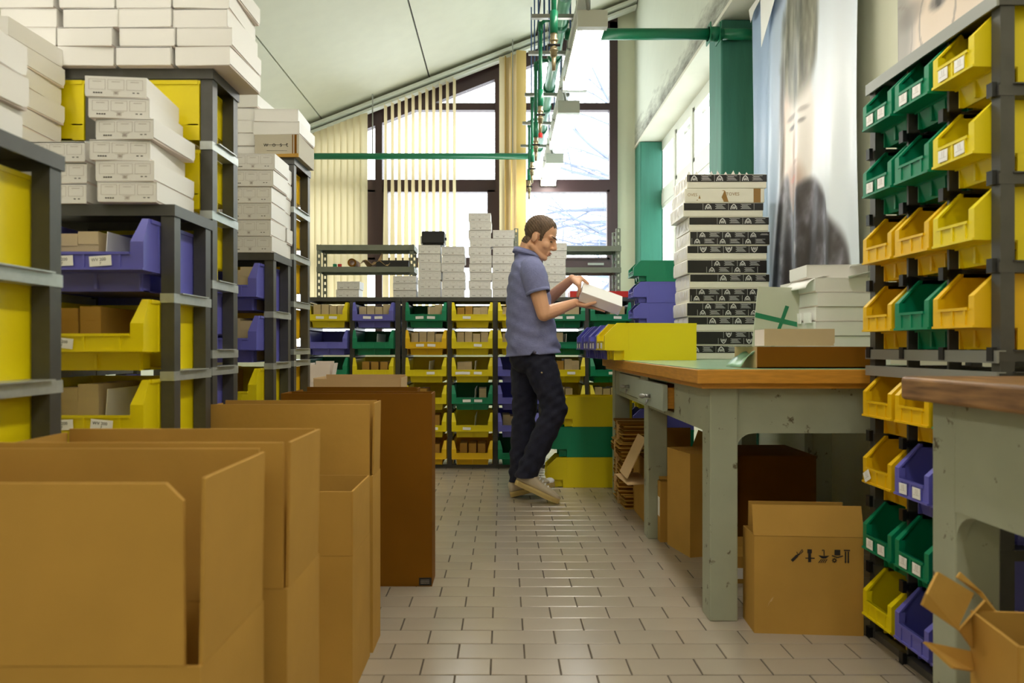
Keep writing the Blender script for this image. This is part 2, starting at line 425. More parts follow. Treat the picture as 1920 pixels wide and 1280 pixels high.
for z, dx in ((2.0, -1), (2.6, -1), (3.1, -1), (3.6, -.9), (2.4, -.7), (3.3, .9), (4.2, -.6), (2.9, -1), (3.4, -1.1), (2.25, -1), (3.85, -1), (2.75, -1.1)):
    branch(bb, Vector((-.05, 0, z)), Vector((dx, random.uniform(-.3,.3), random.uniform(.0,.35))), .075, 2)
bb.build('branches', 'branch', t)
random.seed(5)
# ================================================================ RACKS
def rack(label, loc, rz, cols, pitch, depth, rails, top, group=None, post=.036, base=True, cap=.03, railm='galvanised', thin=None):
    t = thing('steel_rack', label, 'rack', loc, rz, group)
    pm = MB().box(-post/2, post/2, 0, .034, 0, top-cap).mesh('post', 'rack_grey')
    rb = MB(); rb.box(-post/2-.001, post/2+.001, -.004, depth+.004, -.028, -.003); rb.box(-post/2-.009, post/2+.009, .03, depth-.03, -.003, 0)
    rm = rb.mesh('rail', railm); pi, ri = pm, rm
    if thin:
        pi = MB().box(-thin/2, thin/2, .004, .038, 0, top-cap).mesh('post', 'rack_grey')
        ri = MB().box(-thin/2, thin/2, 0, depth, -.026, 0).box(-.02, .02, .05, depth-.02, -.003, 0).mesh('rail', railm)
    for k in range(cols+1):
        x = k*pitch
        a, r_ = (pm, rm) if k in (0, cols) else (pi, ri)
        link('post', a, t, (x, 0, 0)); link('post', a, t, (x, depth-.034, 0))
        for z in rails: link('rail', r_, t, (x, 0, z))
    tb = MB().box(-post/2-.004, cols*pitch+post/2+.004, -.006, depth+.006, top-.006, top)
    tb.box(-post/2-.004, cols*pitch+post/2+.004, -.006, -.002, top-cap, top-.006)
    tb.box(-post/2-.004, cols*pitch+post/2+.004, depth+.002, depth+.006, top-cap, top-.006)
    tb.box(-post/2-.004, -post/2, -.002, depth+.002, top-cap, top-.006).box(cols*pitch+post/2, cols*pitch+post/2+.004, -.002, depth+.002, top-cap, top-.006)
    tb.build('top_shelf', 'rack_grey', t)
    if base:
        MB().box(post/2, cols*pitch-post/2, -.002, .02, 0.0, .022).build('plinth', 'rack_grey', t)
    return t
# ================================================================ BINS
BM = {}
def bin_mesh(w, d, h, fl=None):
    key = (w, d, h)
    if key in BM: return BM[key]
    b = MB(); t = .004; fl = fl or (.034 if w > .25 else .020)
    zf, zt, zk, c, s, i = .27*h, .52*h, (.66 if w > .25 else .66)*h, (.14 if w > .25 else .34)*h, .28*h, .030*w/.31*1.2
    H = w/2
    for sg in (-1, 1):
        x0, x1 = (H-t, H) if sg > 0 else (-H, -H+t)
        b.prism([(0, zf), (s, zf*.98), (d, zf), (d, h), (c, h), (0, zk)], 'x', x0, x1)
        # ledge, lower wall, rim, vertical rib on the outside
        xa, xb = (H-i, H-t) if sg > 0 else (-H+t, -H+i)
        b.box(xa, xb, s, d, zf-t, zf)
        xa, xb = (H-i-t, H-i) if sg > 0 else (-H+i, -H+i+t)
        b.box(xa, xb, s, s+.05, 0, zf-t); xa, xb = (H-t, H) if sg > 0 else (-H, -H+t)
        b.box(xa, xb, s+.05, d, 0, zf)
        xa, xb = (H, H+.003) if sg > 0 else (-H-.003, -H)
        if w < .25 or d > .4: xa, xb = (H-.004, H+.001) if sg > 0 else (-H-.001, -H+.004)
        b.box(xa, xb, c+.01, d, h-.010, h)
        xa, xb = (H-.001, H+.0015) if sg > 0 else (-H-.0015, -H+.001)
        b.box(xa, xb, .26*d, .26*d+.006, zf, h-.012)
        # front flange and slanted flange
        xa, xb = (H-fl, H-t) if sg > 0 else (-H+t, -H+fl)
        b.box(xa, xb, 0, t, zf, zk)
        xc, xd = (H-fl*.5, H-t) if sg > 0 else (-H+t, -H+fl*.5)
        b.loft([[(xa,0,zk),(xb,0,zk),(xb,t,zk-.003),(xa,t,zk-.003)], [(xc,c,h),(xd,c,h),(xd,c+t,h-.004),(xc,c+t,h-.004)]])
        # inner lip of the flange
        xe, xg = (H-fl, H-fl+.003) if sg > 0 else (-H+fl-.003, -H+fl)
        b.box(xe, xg, t, .018, zf, zk)
    b.box(-H+fl, H-fl, 0, t, zf, zt)                 # low front panel
    b.box(-H+fl, H-fl, -.004, t+.002, zt-.007, zt)   # rims
    b.box(-H, H, -.004, 0, zf, zf+.006)
    for f in (-.30, 0, .30): b.box(f*w-.0035, f*w+.0035, -.003, 0, zf+.006, zt-.007)
    b.box(-H+t, H-t, t, s, zf, zf+t)                 # step
    b.box(-H+t, H-t, s-.001, s+t, zf*.9, zf)
    b.loft([[(-H+i,s+.012,0),(H-i,s+.012,0),(H-i,s+.012+t,0),(-H+i,s+.012+t,0)], [(-H+i*.8,s,zf),(H-i*.8,s,zf),(H-i*.8,s+t,zf),(-H+i*.8,s+t,zf)]])
    b.box(-.004, .004, s-.001, s+.012, .006, zf-.004)
    b.box(-H+i, H-i, s+.012, d, 0, t)                # bottom
    b.box(-H+t, H-t, d-t, d, 0, h)                   # back
    b.box(-H+t, H-t, d-t-.004, d+.003, h-.012, h)
    me = b.mesh('bin_body', 'yellow'); BM[key] = me
    return me
LBL = {}
def label_mesh(w, h):
    if (w, h) not in LBL: LBL[(w, h)] = MB().box(-w/2, w/2, -.0012, 0, -h/2, h/2).mesh('label', 'paper')
    return LBL[(w, h)]
CLR = {'Y': ('yellow', 'yellow'), 'O': ('golden', 'golden'), 'P': ('purple', 'purple'), 'G': ('green', 'green')}
DIVM = {}
def put_bin(c, loc, rz, dims, label, group, labels=(), content='', lab=(.058, .021), text=None, grp2=None):
    w, d, h = dims
    t = thing('storage_bin', label, 'bin', loc, rz, group)
    link('bin_body', bin_mesh(w, d, h), t, m=CLR[c][0])
    for q in labels:
        f, tilt = q if isinstance(q, tuple) else (q, random.uniform(-3, 3))
        l = link('label', label_mesh(*lab), t, (f*w, -.0042, .39*h), (0, R(tilt), 0))
        if text == 'lines':
            if 'lines' not in LBL: LBL['lines'] = MB().box(-.003, -.0022, -.0016, -.0012, -.002, .012).box(.004, .0048, -.0016, -.0012, -.004, .012).box(-.013, .013, -.0016, -.0012, -.0052, -.0046).mesh('printed_lines', 'print_grey')
            link('printed_lines', LBL['lines'], l)['kind'] = 'stuff'
        elif text:
            for k, s in enumerate(text):
                link('printed_text', text_mesh(s, .011 if k == 0 else .009, 'ink', 'CENTER'), l, (-.004+.004*k, -.0017, .000-.0095*k), FRONT)
    cx = Matrix.Rotation(rz, 3, 'Z'); L0 = Vector(loc)
    def inner(x, y, z): return L0+cx @ Vector((x, y, z))
    if 'd' in content:
        k = (w, h)
        if k not in DIVM: DIVM[k] = MB().box(-.001, .001, .07, d-.01, .006, h*.86).mesh('divider', 'paper')
        link('divider', DIVM[k], t, (0.01, 0, 0), (0, R(4), 0))
    slots = {'4': [-.33, -.11, .11, .33], '3': [-.3, -.08, .14], 'R': [.12, .32], 'L': [-.32, -.12], '1': [.28], 'B': [-.32, -.1], 'T': [-.25, .0, .25]}
    for ch in content:
        if ch not in slots: continue
        brown = ch in 'BT'
        for fi, f in enumerate(slots[ch]):
            cw = .062 if not brown else .068
            p = inner(f*(w-.03), .075, .0055)
            nm = 'brown carton' if brown else 'pale carton'
            o = thing('small_carton', (f'{ORD[fi+1]} ' if len(slots[ch]) > 1 else '')+f'{nm} in {label}', 'carton', p, rz+R(random.uniform(-2, 2)), 'cartons inside: '+label)
            key = ('sc', brown)
            if key not in BM:
                BM[key] = MB().box(-.0275, .0275, 0, .2, 0, .160).mesh('carton_body', 'tan'), MB().box(-.027, .027, -.0012, .012, .125, .1605).mesh('flap', 'tan')
            hh = random.uniform(.93, 1.08)
            a = link('carton_body', BM[key][0], o, m='carton' if brown else 'tan'); a.scale = (1, 1, hh)
            a = link('flap', BM[key][1], o, m='carton' if brown else 'tan'); a.scale = (1, 1, hh)
    return t
# ---- far rack -------------------------------------------------
FY, FP, FD = 5.23, .349, .40
X_right = .985
xcol = lambda k: X_right-(7-k)*FP      # left edge of column k (0..6) for columns 2..6
RL = [.026+.209*k for k in range(6)]
rack('long far grey rack of five bin columns below the stacked white cartons', (xcol(2), FY, 0), 0, 5, FP, FD, RL, 1.305, railm='rack_grey')
XL2 = xcol(2)-.05
rack('short far grey rack of two bin columns at the left end', (XL2-2*FP, FY, 0), 0, 2, FP, FD, RL, 1.305, railm='rack_grey')
far = {
 0: [('Y', (-.16, .16), '4'), ('P', (), ''), ('G', (), '')],
 1: [('P', (-.14, .14), '4'), ('G', (), 'd'), ('Y', (), 'T')],
 2: [('G', (-.15, .13), 'Rd'), ('O', (-.14, .14), '4'), ('Y', (.12,), 'd'), ('Y', (), 'B'), ('Y', (.2,), 'T'), ('O', (), 'T')],
 3: [('Y', (-.13,), 'BR'), ('Y', (.14,), '4'), ('Y', (-.31, -.15, .14), 'Ld'), ('G', (-.13, .15), 'd1'), ('Y', (-.13,), 'd'), ('O', (), 'T')],
 4: [('Y', (.1,), '4'), ('Y', (), '4'), ('P', (.2,), ''), ('P', (), ''), ('P', (.18,), 'L'), ('G', (), '')],
 5: [('G', (-.15, .14), 'R'), ('G', (-.24,), 'Ld'), ('Y', (.16,), 'BR'), ('Y', (), '3'), ('P', (-.1,), '')],
 6: [('G', (.16,), 'R'), ('G', (.1,), ''), ('G', (.04,), 'd'), ('Y', (), '3'), ('O', (), '')],
}
FBD = (.308, .46, .190)
for k, rows in far.items():
    x0 = xcol(k) if k >= 2 else XL2-2*FP+k*FP
    for r, (c, lb, ct) in enumerate(rows):
        z = RL[5-r]+.0005
        desc = f"{CLR[c][1]} bin in far rack, {ORD[k+1]} column from left, {ORD[r+1]} row down"
        put_bin(c, (x0+FP/2, FY-.085, z), 0, FBD, desc, 'bins in the far rack', lb, ct, (.060, .020))
# ---- left rows ------------------------------------------------
LX = -.881+.018
LXc = LX-.018
SB = (.306, .29, .186)
# row A, nearest (only its aisle end shows)
rack('nearest grey rack at left picture edge holding yellow bins', (-.899-2*FP, 1.13, 0), 0, 2, FP, .23, RL, 1.305)
for r, c in enumerate('YYYY'):
    put_bin(c, (-.899-FP/2, 1.05, RL[5-r]+.0005), 0, SB, f"yellow bin in the nearest left rack, {ORD[r+1]} row from the top", 'bins in the nearest left rack')
# row B front: low rack with bins facing us
BX = -.899
rack('low grey rack behind the nearest one, purple bin on top row', (BX-2*FP, 1.828, 0), 0, 2, FP, .226, RL, 1.305)
WV = ('WV 200', '7')
for r, (c, lb, ct) in enumerate([('P', ((-.40, 4), (-.17, -3), (.15, -4)), 'Ld'), ('Y', ((-.17, 6),), 'B'), ('Y', ((-.36, 0), (-.17, -2), (.16, 5)), 'Ld'), ('Y', (), '')]):
    put_bin(c, (BX-FP/2, 1.745, RL[5-r]+.0005), 0, SB, f"{CLR[c][1]} bin with price labels, {ORD[r+1]} row of the low left rack" if lb else f"yellow bin without labels, {ORD[r+1]} row of the low left rack", 'bins in the low left rack', lb, ct, (.056, .026), WV)
# row B back: tall rack seen from behind
TALL = [.026, .235, .444, .653, .866, .918, 1.13, 1.34, 1.55]
TB = [1.55, 1.34, 1.13, .918, .653, .444]
rack('tall grey rack behind the low one, white cartons heaped on top', (BX-2*FP, 2.068, 0), 0, 2, FP, .194, TALL, 1.765)
for r, c in enumerate('YYYPPP'):
    put_bin(c, (BX-FP/2, 2.30, TB[r]+.0005), R(180), (.306, .235, .18), f"{CLR[c][1]} bin turned away, {ORD[r+1]} row of tall left rack, aisle side", 'bins in the tall left rack')
for r, c in enumerate('YP'):
    put_bin(c, (BX-1.5*FP, 2.30, TB[r]+.0005), R(180), (.306, .235, .18), f"{CLR[c][1]} bin turned away, {ORD[r+1]} row of tall left rack, inner column", 'bins in the tall left rack')
# row C
CX = -.948
rack('low grey rack of the third row with two purple bins', (CX-2*FP, 2.76, 0), 0, 2, FP, .222, RL, 1.305)
for r, (c, lb) in enumerate([('P', ((-.40, 0),)), ('P', ((-.42, 2),)), ('Y', ((-.40, 3),)), ('Y', ())]):
    put_bin(c, (CX-FP/2, 2.68, RL[5-r]+.0005), 0, SB, f"{CLR[c][1]} bin in the third row's low rack, {ORD[r+1]} row down", 'bins in the third row', lb, 'Rd' if r < 2 else 'B', (.05, .026), WV if lb else None)
rack('tall grey rack at the end of the third row, golden bins', (CX-2*FP, 3.03, 0), 0, 2, FP, .25, TALL, 1.765)
for r, c in enumerate('OOOOOO'):
    put_bin(c, (CX-FP/2, 3.30, TB[r]+.0005), R(180), (.306, .255, .18), f"golden bin, {ORD[r+1]} row down of the third row's tall rack", 'bins in the third row tall rack')
# ---- right rack (faces the aisle) ------------------------------
RXP, RY0, RPI = 1.18, 2.182, .182
rack('grey rack of open bins facing the aisle at right', (RXP, RY0, 0), R(-90), 3, RPI, .34, TALL, 1.765, post=.030, railm='rack_grey', thin=.008)
RB = (.158, .33, .199)
right = ['GGY', 'GGY', 'OOY', 'OGO', 'OOG', 'OPP', 'GGP', 'YPP']
rz_ = [1.55, 1.34, 1.13, .918, .653, .444, .235, .026]
rlab = {(0,0): (-.2,.2), (0,1): (-.2,.2), (0,2): (-.2,.2), (1,2): (-.2,.2), (1,0): (-.2,.2), (5,0): ((-.3,-30),), (5,1): (-.2,.2), (6,0): (-.2,.2), (6,1): (-.2,.2)}
pos = ['far', 'middle', 'near']
for r, row in enumerate(right):
    for k, c in enumerate(row):
        y = RY0-RPI*(k+.5)+(-.0055, 0, .0055)[k]
        put_bin(c, (RXP-.040, y, rz_[r]+.0005), R(-90), RB, f"{CLR[c][1]} bin in right rack, {ORD[r+1]} row from top, {pos[k]} column", 'bins in the right rack', rlab.get((r, k), ()), '', (.036, .030), 'lines' if rlab.get((r, k)) else None)
        for sx in (-1, 1):
            pass
# black clips on the right rack
rk = [o for o in COL.objects if o.get('label', '').startswith('grey rack of open bins')][0]
cm = MB().box(-.010, .010, -.016, -.0045, -.028, .006).box(-.007, .007, -.0045, .004, -.02, -.004).mesh('clip', 'black_plastic')
for z0, z1 in ((.834, .865), (.886, .9165), (1.733, 1.767)): MB().box(-.02, 3*RPI+.02, -.0125, -.0065, z0, z1).box(-.02, 3*RPI+.02, -.0065, .01, z1-.003, z1).build('front_beam', 'beam_grey', rk)
for z in TALL:
    if z == .866: continue
    for k in range(4): link('clip', cm, rk, (k*RPI, 0, z))
# ================================================================ WHITE CARTONS
WM = {}
def wbox_meshes(w, d, h):
    k = (round(w,3), round(d,3), round(h,3))
    if k not in WM:
        a = MB().box(-w/2+.0015, w/2-.0015, .002, d-.0015, 0, h-.0025).mesh('carton_body', 'white_card')
        b = MB(); b.box(-w/2, w/2, 0, d, h-.0035, h-.0012)
        for x0, x1 in ((-w/2-.0012, -w/2+.0008), (w/2-.0008, w/2+.0012)):
            c = .18*h
            b.prism([(0, .10*h), (d-c*1.5, .05*h), (d-c*.4, .12*h), (d, .3*h), (d, h), (0, h)], 'x', x0, x1)
        b.box(-w/2, w/2, .0, .0016, .02*h, h)
        b.box(-w/2, w/2, d-.0012, d, .3*h, h)
        WM[k] = a, b.mesh('lid', 'white_card_side')
    return WM[k]
PR = {}
def print_parts(w, h):
    k = (round(w,3), round(h,3))
    if k not in PR:
        b = MB(); t = .00035
        def fr(x0, x1, z0, z1):
            b.box(x0, x1, -t, 0, z0, z0+.0006); b.box(x0, x1, -t, 0, z1-.0006, z1); b.box(x0, x0+.0006, -t, 0, z0, z1); b.box(x1-.0006, x1, -t, 0, z0, z1)
        for f in (-.31, 0, .31):
            fr(f*w-.135*w, f*w+.135*w, .36*h, .86*h); b.box(f*w-.07*w, f*w+.07*w, -t, 0, .74*h, .76*h)
        b.box(-.012, .012, -t, 0, .30*h, .31*h)
        fr(-.006, .006, .12*h, .30*h); b.box(-.004, .004, -t, 0, .16*h, .26*h)
        i = MB()
        for q in range(4):
            x = -.36*w+q*.0062
            i.box(x-.0019, x+.0019, -t, 0, .17*h, .17*h+.0034)
        for q in range(3): i.box(-.36*w+q*.0062+.0022, -.36*w+q*.0062+.0042, -t, 0, .17*h+.0012, .17*h+.002)
        for q in range(2):
            x = .27*w+q*.011
            i.add([(x,-t,.19*h+.003),(x+.002,-t,.19*h),(x+.0035,-t,.19*h+.002),(x+.005,-t,.19*h),(x+.007,-t,.19*h+.003),(x+.0035,-t,.19*h+.0035)], [(0,1,2,5),(5,2,3,4)])
        PR[k] = b.mesh('print', 'print_grey'), i.mesh('logo', 'ink')
    return PR[k]
def wbox(x, y, z, w, d, h, label, group, rz=0, pr=False, tilt=0):
    # (x, y) is the middle of the front edge
    t = thing('white_carton', label, 'carton', (x, y, z), 0, group, rot=(0, R(tilt), rz))
    a, b = wbox_meshes(w, d, h)
    link('carton_body', a, t); link('lid', b, t)
    if pr:
        p, l = print_parts(w, h); link('print', p, t, (0, -.0002, 0))['kind'] = 'stuff'; link('logo', l, t, (0, -.0002, 0))['kind'] = 'stuff'
    return t
def stack(x, y, z, n, w, d, h, where, group, rzs=0, jx=.004, jr=1.5, pr=False, xs=None, rots=None):
    for i in range(n):
        xx = xs[i] if xs else x+random.uniform(-jx, jx)
        rr = R(rots[i]) if rots else R(rzs+random.uniform(-jr, jr))
        nm = 'bottom' if i == 0 else ('top' if i == n-1 else ORD[i+1]+' from bottom')
        wbox(xx, y+random.uniform(-.003, .003), z+i*(h+.0012)+.0006, w, d, h, f"white carton, {nm} of {where}" if n > 1 else f"white carton, {where}", group, rr, pr)
# on the nearest left rack
stack(-1.0, .965, 1.305, 3, .17, .32, .060, 'three on the nearest left rack', 'white cartons on the nearest rack', rots=[1, -2, 2], xs=[-.985, -.988, -.972])
# on the low rack of row B
px_r = [295, 292, 280, 289, 280, 272]; px_l = [184, 178, 171, 180, 168, 165]
Yp = 1.80
stack(0, Yp, 1.305, 6, .152, .232, .054, 'printed pile on low left rack', 'printed cartons on the low left rack', pr=True, xs=[(wx(a, Yp)+wx(b, Yp))/2 for a, b in zip(px_l, px_r)], rots=[2, 0, 4, -1, 5, 6])
stack(wx(112, 1.82), 1.815, 1.305, 3, .148, .225, .054, 'short pile left of printed pile', 'short pile of cartons on low left rack', pr=True, jx=.003)
stack(-1.395, 1.83, 1.305, 9, .150, .215, .055, 'tall pile behind nearest rack at left edge', 'tall pile on the low left rack', jx=.007, jr=3)
# on the tall rack of row B
for k, xc in enumerate([-.902, -1.075, -1.245, -1.416]):
    stack(xc, 2.04, 1.765, 5, .163, .24, .0562, f'{ORD[k+1]} pile from aisle on tall left rack', f'{ORD[k+1]} carton pile on the tall left rack', jx=.011, jr=2.2)
# on row C
stack(0, 2.755, 1.305, 6, .175, .185, .0655, 'printed front pile on third row rack', 'printed pile on third row', pr=True, xs=[wx(q, 2.755)-.0875 for q in (509, 507, 508, 508, 512, 515)], jr=.6)
stack(-1.028, 2.945, 1.305, 6, .175, .085, .0645, 'rear pile on third row low rack', 'rear pile on third row low rack', jx=.008, jr=2)
stack(-1.24, 2.755, 1.305, 6, .17, .22, .064, 'inner pile on third row low rack', 'inner pile on third row low rack', jx=.006)
# logo carton and two more on the tall third-row rack
sx = (wx(478, 3.02)+wx(560, 3.02))/2
t = thing('logo_carton', 'pale carton with dotted w o s t logo on third row', 'carton', (sx, 3.02, 1.7655))
w_ = .196
MB().box(-w_/2, w_/2, 0, .24, 0, .098).build('carton_body', 'grey_card', t)
MB().box(-.052, .046, -.0008, 0, .052, .0532).box(-.045, .045, -.0008, 0, .026, .0268).build('printed_line', 'ink', t)['kind'] = 'stuff'
b = MB().box(w_/2-.030, w_/2-.026, -.0008, 0, 0, .098); b.box(w_/2-.020, w_/2-.010, -.0008, 0, 0, .098); b.build('stripe', 'carton_dark', t)
link('logo', text_mesh('w  o  s  t', .030, 'ink', 'CENTER'), t, (-.004, -.0012, .0445), FRONT)
MB().prism([(-w_/2-.02, -.002), (w_/2, -.004), (w_/2, .012), (-.02, .008), (-w_/2-.02, .004)], 'y', -.012, -.002).build('torn_flap', 'carton', t)
wbox(sx-.004, 3.025, 1.865, .205, .22, .058, 'white carton lying on the w o s t logo carton', 'cartons over the logo carton', R(-2))
wbox(sx-.006, 3.03, 1.9245, .19, .22, .056, 'topmost white carton above the w o s t logo carton', 'cartons over the logo carton', R(2))
stack(wx(455, 3.05), 3.05, 1.765, 5, .12, .2, .056, 'leaning pile beside the logo carton', 'pile beside the logo carton', jx=.01, jr=6)
# on the far rack
FYt = 5.25; ZT = 1.305
def fstack(p0, p1, n, where, grp, h=.0655, **kw):
    w = (p1-p0)*FYt/F
    stack((wx(p0, FYt)+wx(p1, FYt))/2, FYt, ZT, n, w, .15, h, where, grp, pr=True, jx=.006, jr=1.2, **kw)
fstack(631, 673, 2, 'lone pair at left of far rack', 'pair of cartons on far rack', h=.06)
fstack(737, 779, 3, 'pile of three on far rack', 'pile of three on far rack', h=.054)
fstack(785, 826, 6, 'pile under the black case', 'pile under the black case', h=.066)
fstack(829, 870, 6, 'pile right of the black case pile', 'pile beside the black case pile', h=.064)
fstack(880, 921, 10, 'tallest pile on far rack', 'tallest pile on far rack', h=.0635)
fstack(924, 964, 8, 'pile right of the tallest one', 'pile right of the tallest pile', h=.0635)
fstack(1021, 1061, 7, "pile behind the man's chin", 'pile behind the man', h=.0585)
# black case
t = thing('black_case', 'black plastic case lying on a pile of white cartons', 'case', (wx(812, 5.26), 5.26, 1.305+6*.0672+.001))
o = MB().box(-.088, .088, 0, .14, .012, .108).build('case_body', 'black_plastic', t); bevel(o, .008)
MB().box(.088, .098, .05, .08, .045, .065).build('latch', 'black_plastic', t)
MB().box(-.08, .08, .02, .12, 0, .012).build('foot', 'black_plastic', t)
MB().box(-.098, -.088, .01, .1, .012, .07).build('grey_side', 'steel', t)
# red trays
t = thing('red_tray', 'flat red tray on far rack behind the held carton', 'tray', (.76, 5.33, 1.305))
b = MB().box(-.24, .24, 0, .2, 0, .004); b.box(-.24, .24, 0, .004, .004, .055).box(-.24, .24, .196, .2, .004, .055).box(-.24, -.236, .004, .196, .004, .055).box(.236, .24, .004, .196, .004, .055)
b.build('tray_body', 'red', t); MB().box(-.06, .06, -.003, 0, .015, .04).build('label', 'paper', t)
# ---------------------------------------------------------------- slotted shelves on the far rack
def slotted_post(root, x, y, h, name='upright'):
    b = MB(); w = .034; t = .0025
    for ax in (0, 1):
        def bx(a0, a1, z0, z1):
            if ax == 0: b.box(x+a0, x+a1, y, y+t, z0, z1)
            else: b.box(x, x+t, y+a0, y+a1, z0, z1)
        bx(0, .010, 0, h); bx(w-.010, w, 0, h)
        n = int(h/.05)
        for k in range(n+1): bx(.010, w-.010, k*.05, min(h, k*.05+.026))
    b.build(name, 'slot_grey', root)
def slotted_shelf(label, x0, x1, y0, y1, tops, h):
    t = thing('slotted_shelf', label, 'shelf', (x0, y0, 1.305)); w = x1-x0; d = y1-y0
    for x in (0, w-.036):
        for y in (0, d-.036): slotted_post(t, x, y, h)
    for z in tops:
        b = MB().box(0, w, -.006, d+.002, z-.003, z); b.box(0, w, -.008, -.005, z-.042, z).box(0, w, d, d+.003, z-.042, z).box(-.003, 0, 0, d, z-.04, z).box(w, w+.003, 0, d, z-.04, z)
        b.build('shelf_board', 'slot_grey', t)
    return t
z1, z2 = wz(500, 5.40)-1.305, wz(459, 5.40)-1.305
slotted_shelf('left grey slotted steel shelf standing on the far rack', wx(594, 5.40), wx(776, 5.40), 5.40, 5.62, [z1, z2], z2+.004)
slotted_shelf('right grey slotted steel shelf behind the man', wx(964, 5.40), wx(1164, 5.40), 5.40, 5.62, [wz(506, 5.4)-1.305+.02, wz(461, 5.4)-1.305], wz(428, 5.4)-1.305)
zs1 = 1.305+z1
t = thing('paper_roll', 'rolled brown paper tube lying on the slotted shelf', 'roll', (wx(660, 5.42), 5.41, zs1+.034))
ring = lambda r, y: [(r*math.cos(2*math.pi*k/20), y, r*math.sin(2*math.pi*k/20)) for k in range(20)]
MB().loft([ring(.034, 0), ring(.034, .17), ring(.022, .17), ring(.022, 0), ring(.034, 0)], caps=False).build('tube', 'carton_dark', t, smooth=True)
MB().loft([ring(.0215, .002), ring(.0215, .165), ring(.0205, .165), ring(.0205, .002), ring(.0215, .002)], caps=False).build('lining', 'carton_pale', t)
t = thing('crumpled_paper', 'crumpled tan wrapping paper beside the paper tube', 'paper', (wx(688, 5.42), 5.43, zs1))
def crump(u, v):
    a = u*.24-.06; return (a, v*.14, .004+.05*abs(math.sin(3+u*7+v*2))*(1-u*.5)+.01*math.sin(v*9+u*13)+.01)
solidify(MB().sheet(crump, 14, 8).build('sheet', 'carton_pale', t), .002)
MB().add([(.06,.02,.02),(.10,.02,.02),(.115,.03,.12),(.11,.06,.02),(.06,.07,.03)], [(0,1,2),(1,3,2),(3,4,2),(4,0,2),(0,4,3,1)]).build('point', 'carton_pale', t)
b = thing('black_tray', 'long low black box on slotted shelf right of crumpled paper', 'box', (wx(736, 5.45), 5.44, zs1+.0005))
bevel(MB().box(-.13, .13, 0, .13, 0, .056).build('box_body', 'black_plastic', b), .004); MB().box(-.132, .132, -.002, .132, .044, .050).build('rim', 'black_plastic', b)
for nm, m, px in (('green', 'green', 628), ('red', 'red', 637)):
    t = thing('tape_spool', f'tiny {nm} spool left of the paper tube', 'spool', (wx(px, 5.43), 5.43, zs1+.0005))
    MB().tube([(0,0,0),(0,0,.024)], .016, 14).build('reel', m, t); MB().tube([(0,0,.024),(0,0,.028)], .008, 10).build('hub', 'paper', t)
# ================================================================ OPEN CARTONS
def flap_poly(L, h, cut):
    c0, c1 = cut
    p = [(-L/2, 0), (L/2, 0), (L/2, h-c1), (L/2-c1, h), (-L/2+c0, h), (-L/2, h-c0)]
    q = []
    for a in p:
        if not q or (abs(a[0]-q[-1][0])+abs(a[1]-q[-1][1])) > 1e-6: q.append(a)
    return q
def carton(label, x0, x1, y0, y1, H, flaps=None, m='carton', inner=None, rz=0, z=0, closed=False, cut=(0, 0), gap=.007, group=None, t=.005, flapm=None):
    cx, cy = (x0+x1)/2, (y0+y1)/2; a, b = (x1-x0)/2, (y1-y0)/2
    o = thing('cardboard_box', label, 'box', (cx, cy, z), rz, group)
    k = MB(); k.box(-a, a, -b, -b+t, 0, H).box(-a, a, b-t, b, 0, H).box(-a, -a+t, -b+t, b-t, 0, H).box(a-t, a, -b+t, b-t, 0, H).box(-a+t, a-t, -b+t, b-t, 0.001, t)
    if closed:
        k.box(-a, a, -b, -.0015, H-.001, H+t).box(-a, a, .0015, b, H-.001, H+t)
    k.build('carton_body', m, o)
    for s, spec in (flaps or {}).items():
        h, tilt = spec[0], spec[1]; L = 2*(a if s in 'fb' else b)-2*gap
        if len(spec) > 2: L = spec[2]
        f = MB().prism(flap_poly(L, h, cut if s == 'f' else (0, 0)), 'y', -t/2, t/2)
        n = {'f': 0, 'r': 90, 'b': 180, 'l': 270}[s]; dd = b if s in 'fb' else a
        Mx = Matrix.Rotation(R(n), 4, 'Z') @ Matrix.Translation((0, -dd+t/2, H+.001)) @ Matrix.Rotation(R(tilt), 4, 'X')
        q = f.build('flap', flapm or m, o); q.matrix_local = Mx
    return o
A = carton('nearest large open carton in bottom left corner, cut corner flap', -.885, -.388, .875, 1.105, .515, {'f': (.235, 1, .455), 'b': (.245, 0), 'l': (.24, 0), 'r': (.240, 1)}, cut=(.0, .022), gap=.006)
carton('second open carton from the camera, tall side flap upright', -.866, -.366, 1.155, 1.355, .515, {'f': (.247, 0), 'b': (.247, 0), 'l': (.24, 0), 'r': (.247, 1)}, gap=.007)
carton('lower open carton wedged before a taller dark one', -.82, -.40, 1.81, 2.045, .37, {'f': (.17, 0), 'b': (.17, 0), 'l': (.17, 0), 'r': (.17, 0)}, gap=.004)
carton('open carton standing right behind the lower wedged carton', -.90, -.395, 2.065, 2.19, .535, {'f': (.215, 0), 'b': (.218, 0), 'l': (.21, 0), 'r': (.218, 1)}, gap=.010)
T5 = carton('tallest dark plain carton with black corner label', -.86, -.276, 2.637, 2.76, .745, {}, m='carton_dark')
lb = MB().box(-.048, 0, -.0012, 0, 0, .030).build('label', 'black_tape', T5, loc=(.290, -.0618, .004))
b = MB()
for k in range(3): b.box(-.042, -.008, -.0018, -.0012, .008+.006*k, .0095+.006*k)
b.build('printed_text', 'print_grey', lb)
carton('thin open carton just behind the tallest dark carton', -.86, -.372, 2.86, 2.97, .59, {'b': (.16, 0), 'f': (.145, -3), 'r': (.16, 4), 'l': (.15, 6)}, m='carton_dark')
carton('pale low open carton at the far end of carton row', -1.06, -.575, 3.80, 4.06, .62, {'f': (.125, -2), 'b': (.14, 0), 'r': (.13, 2), 'l': (.13, 0)}, m='carton_pale')
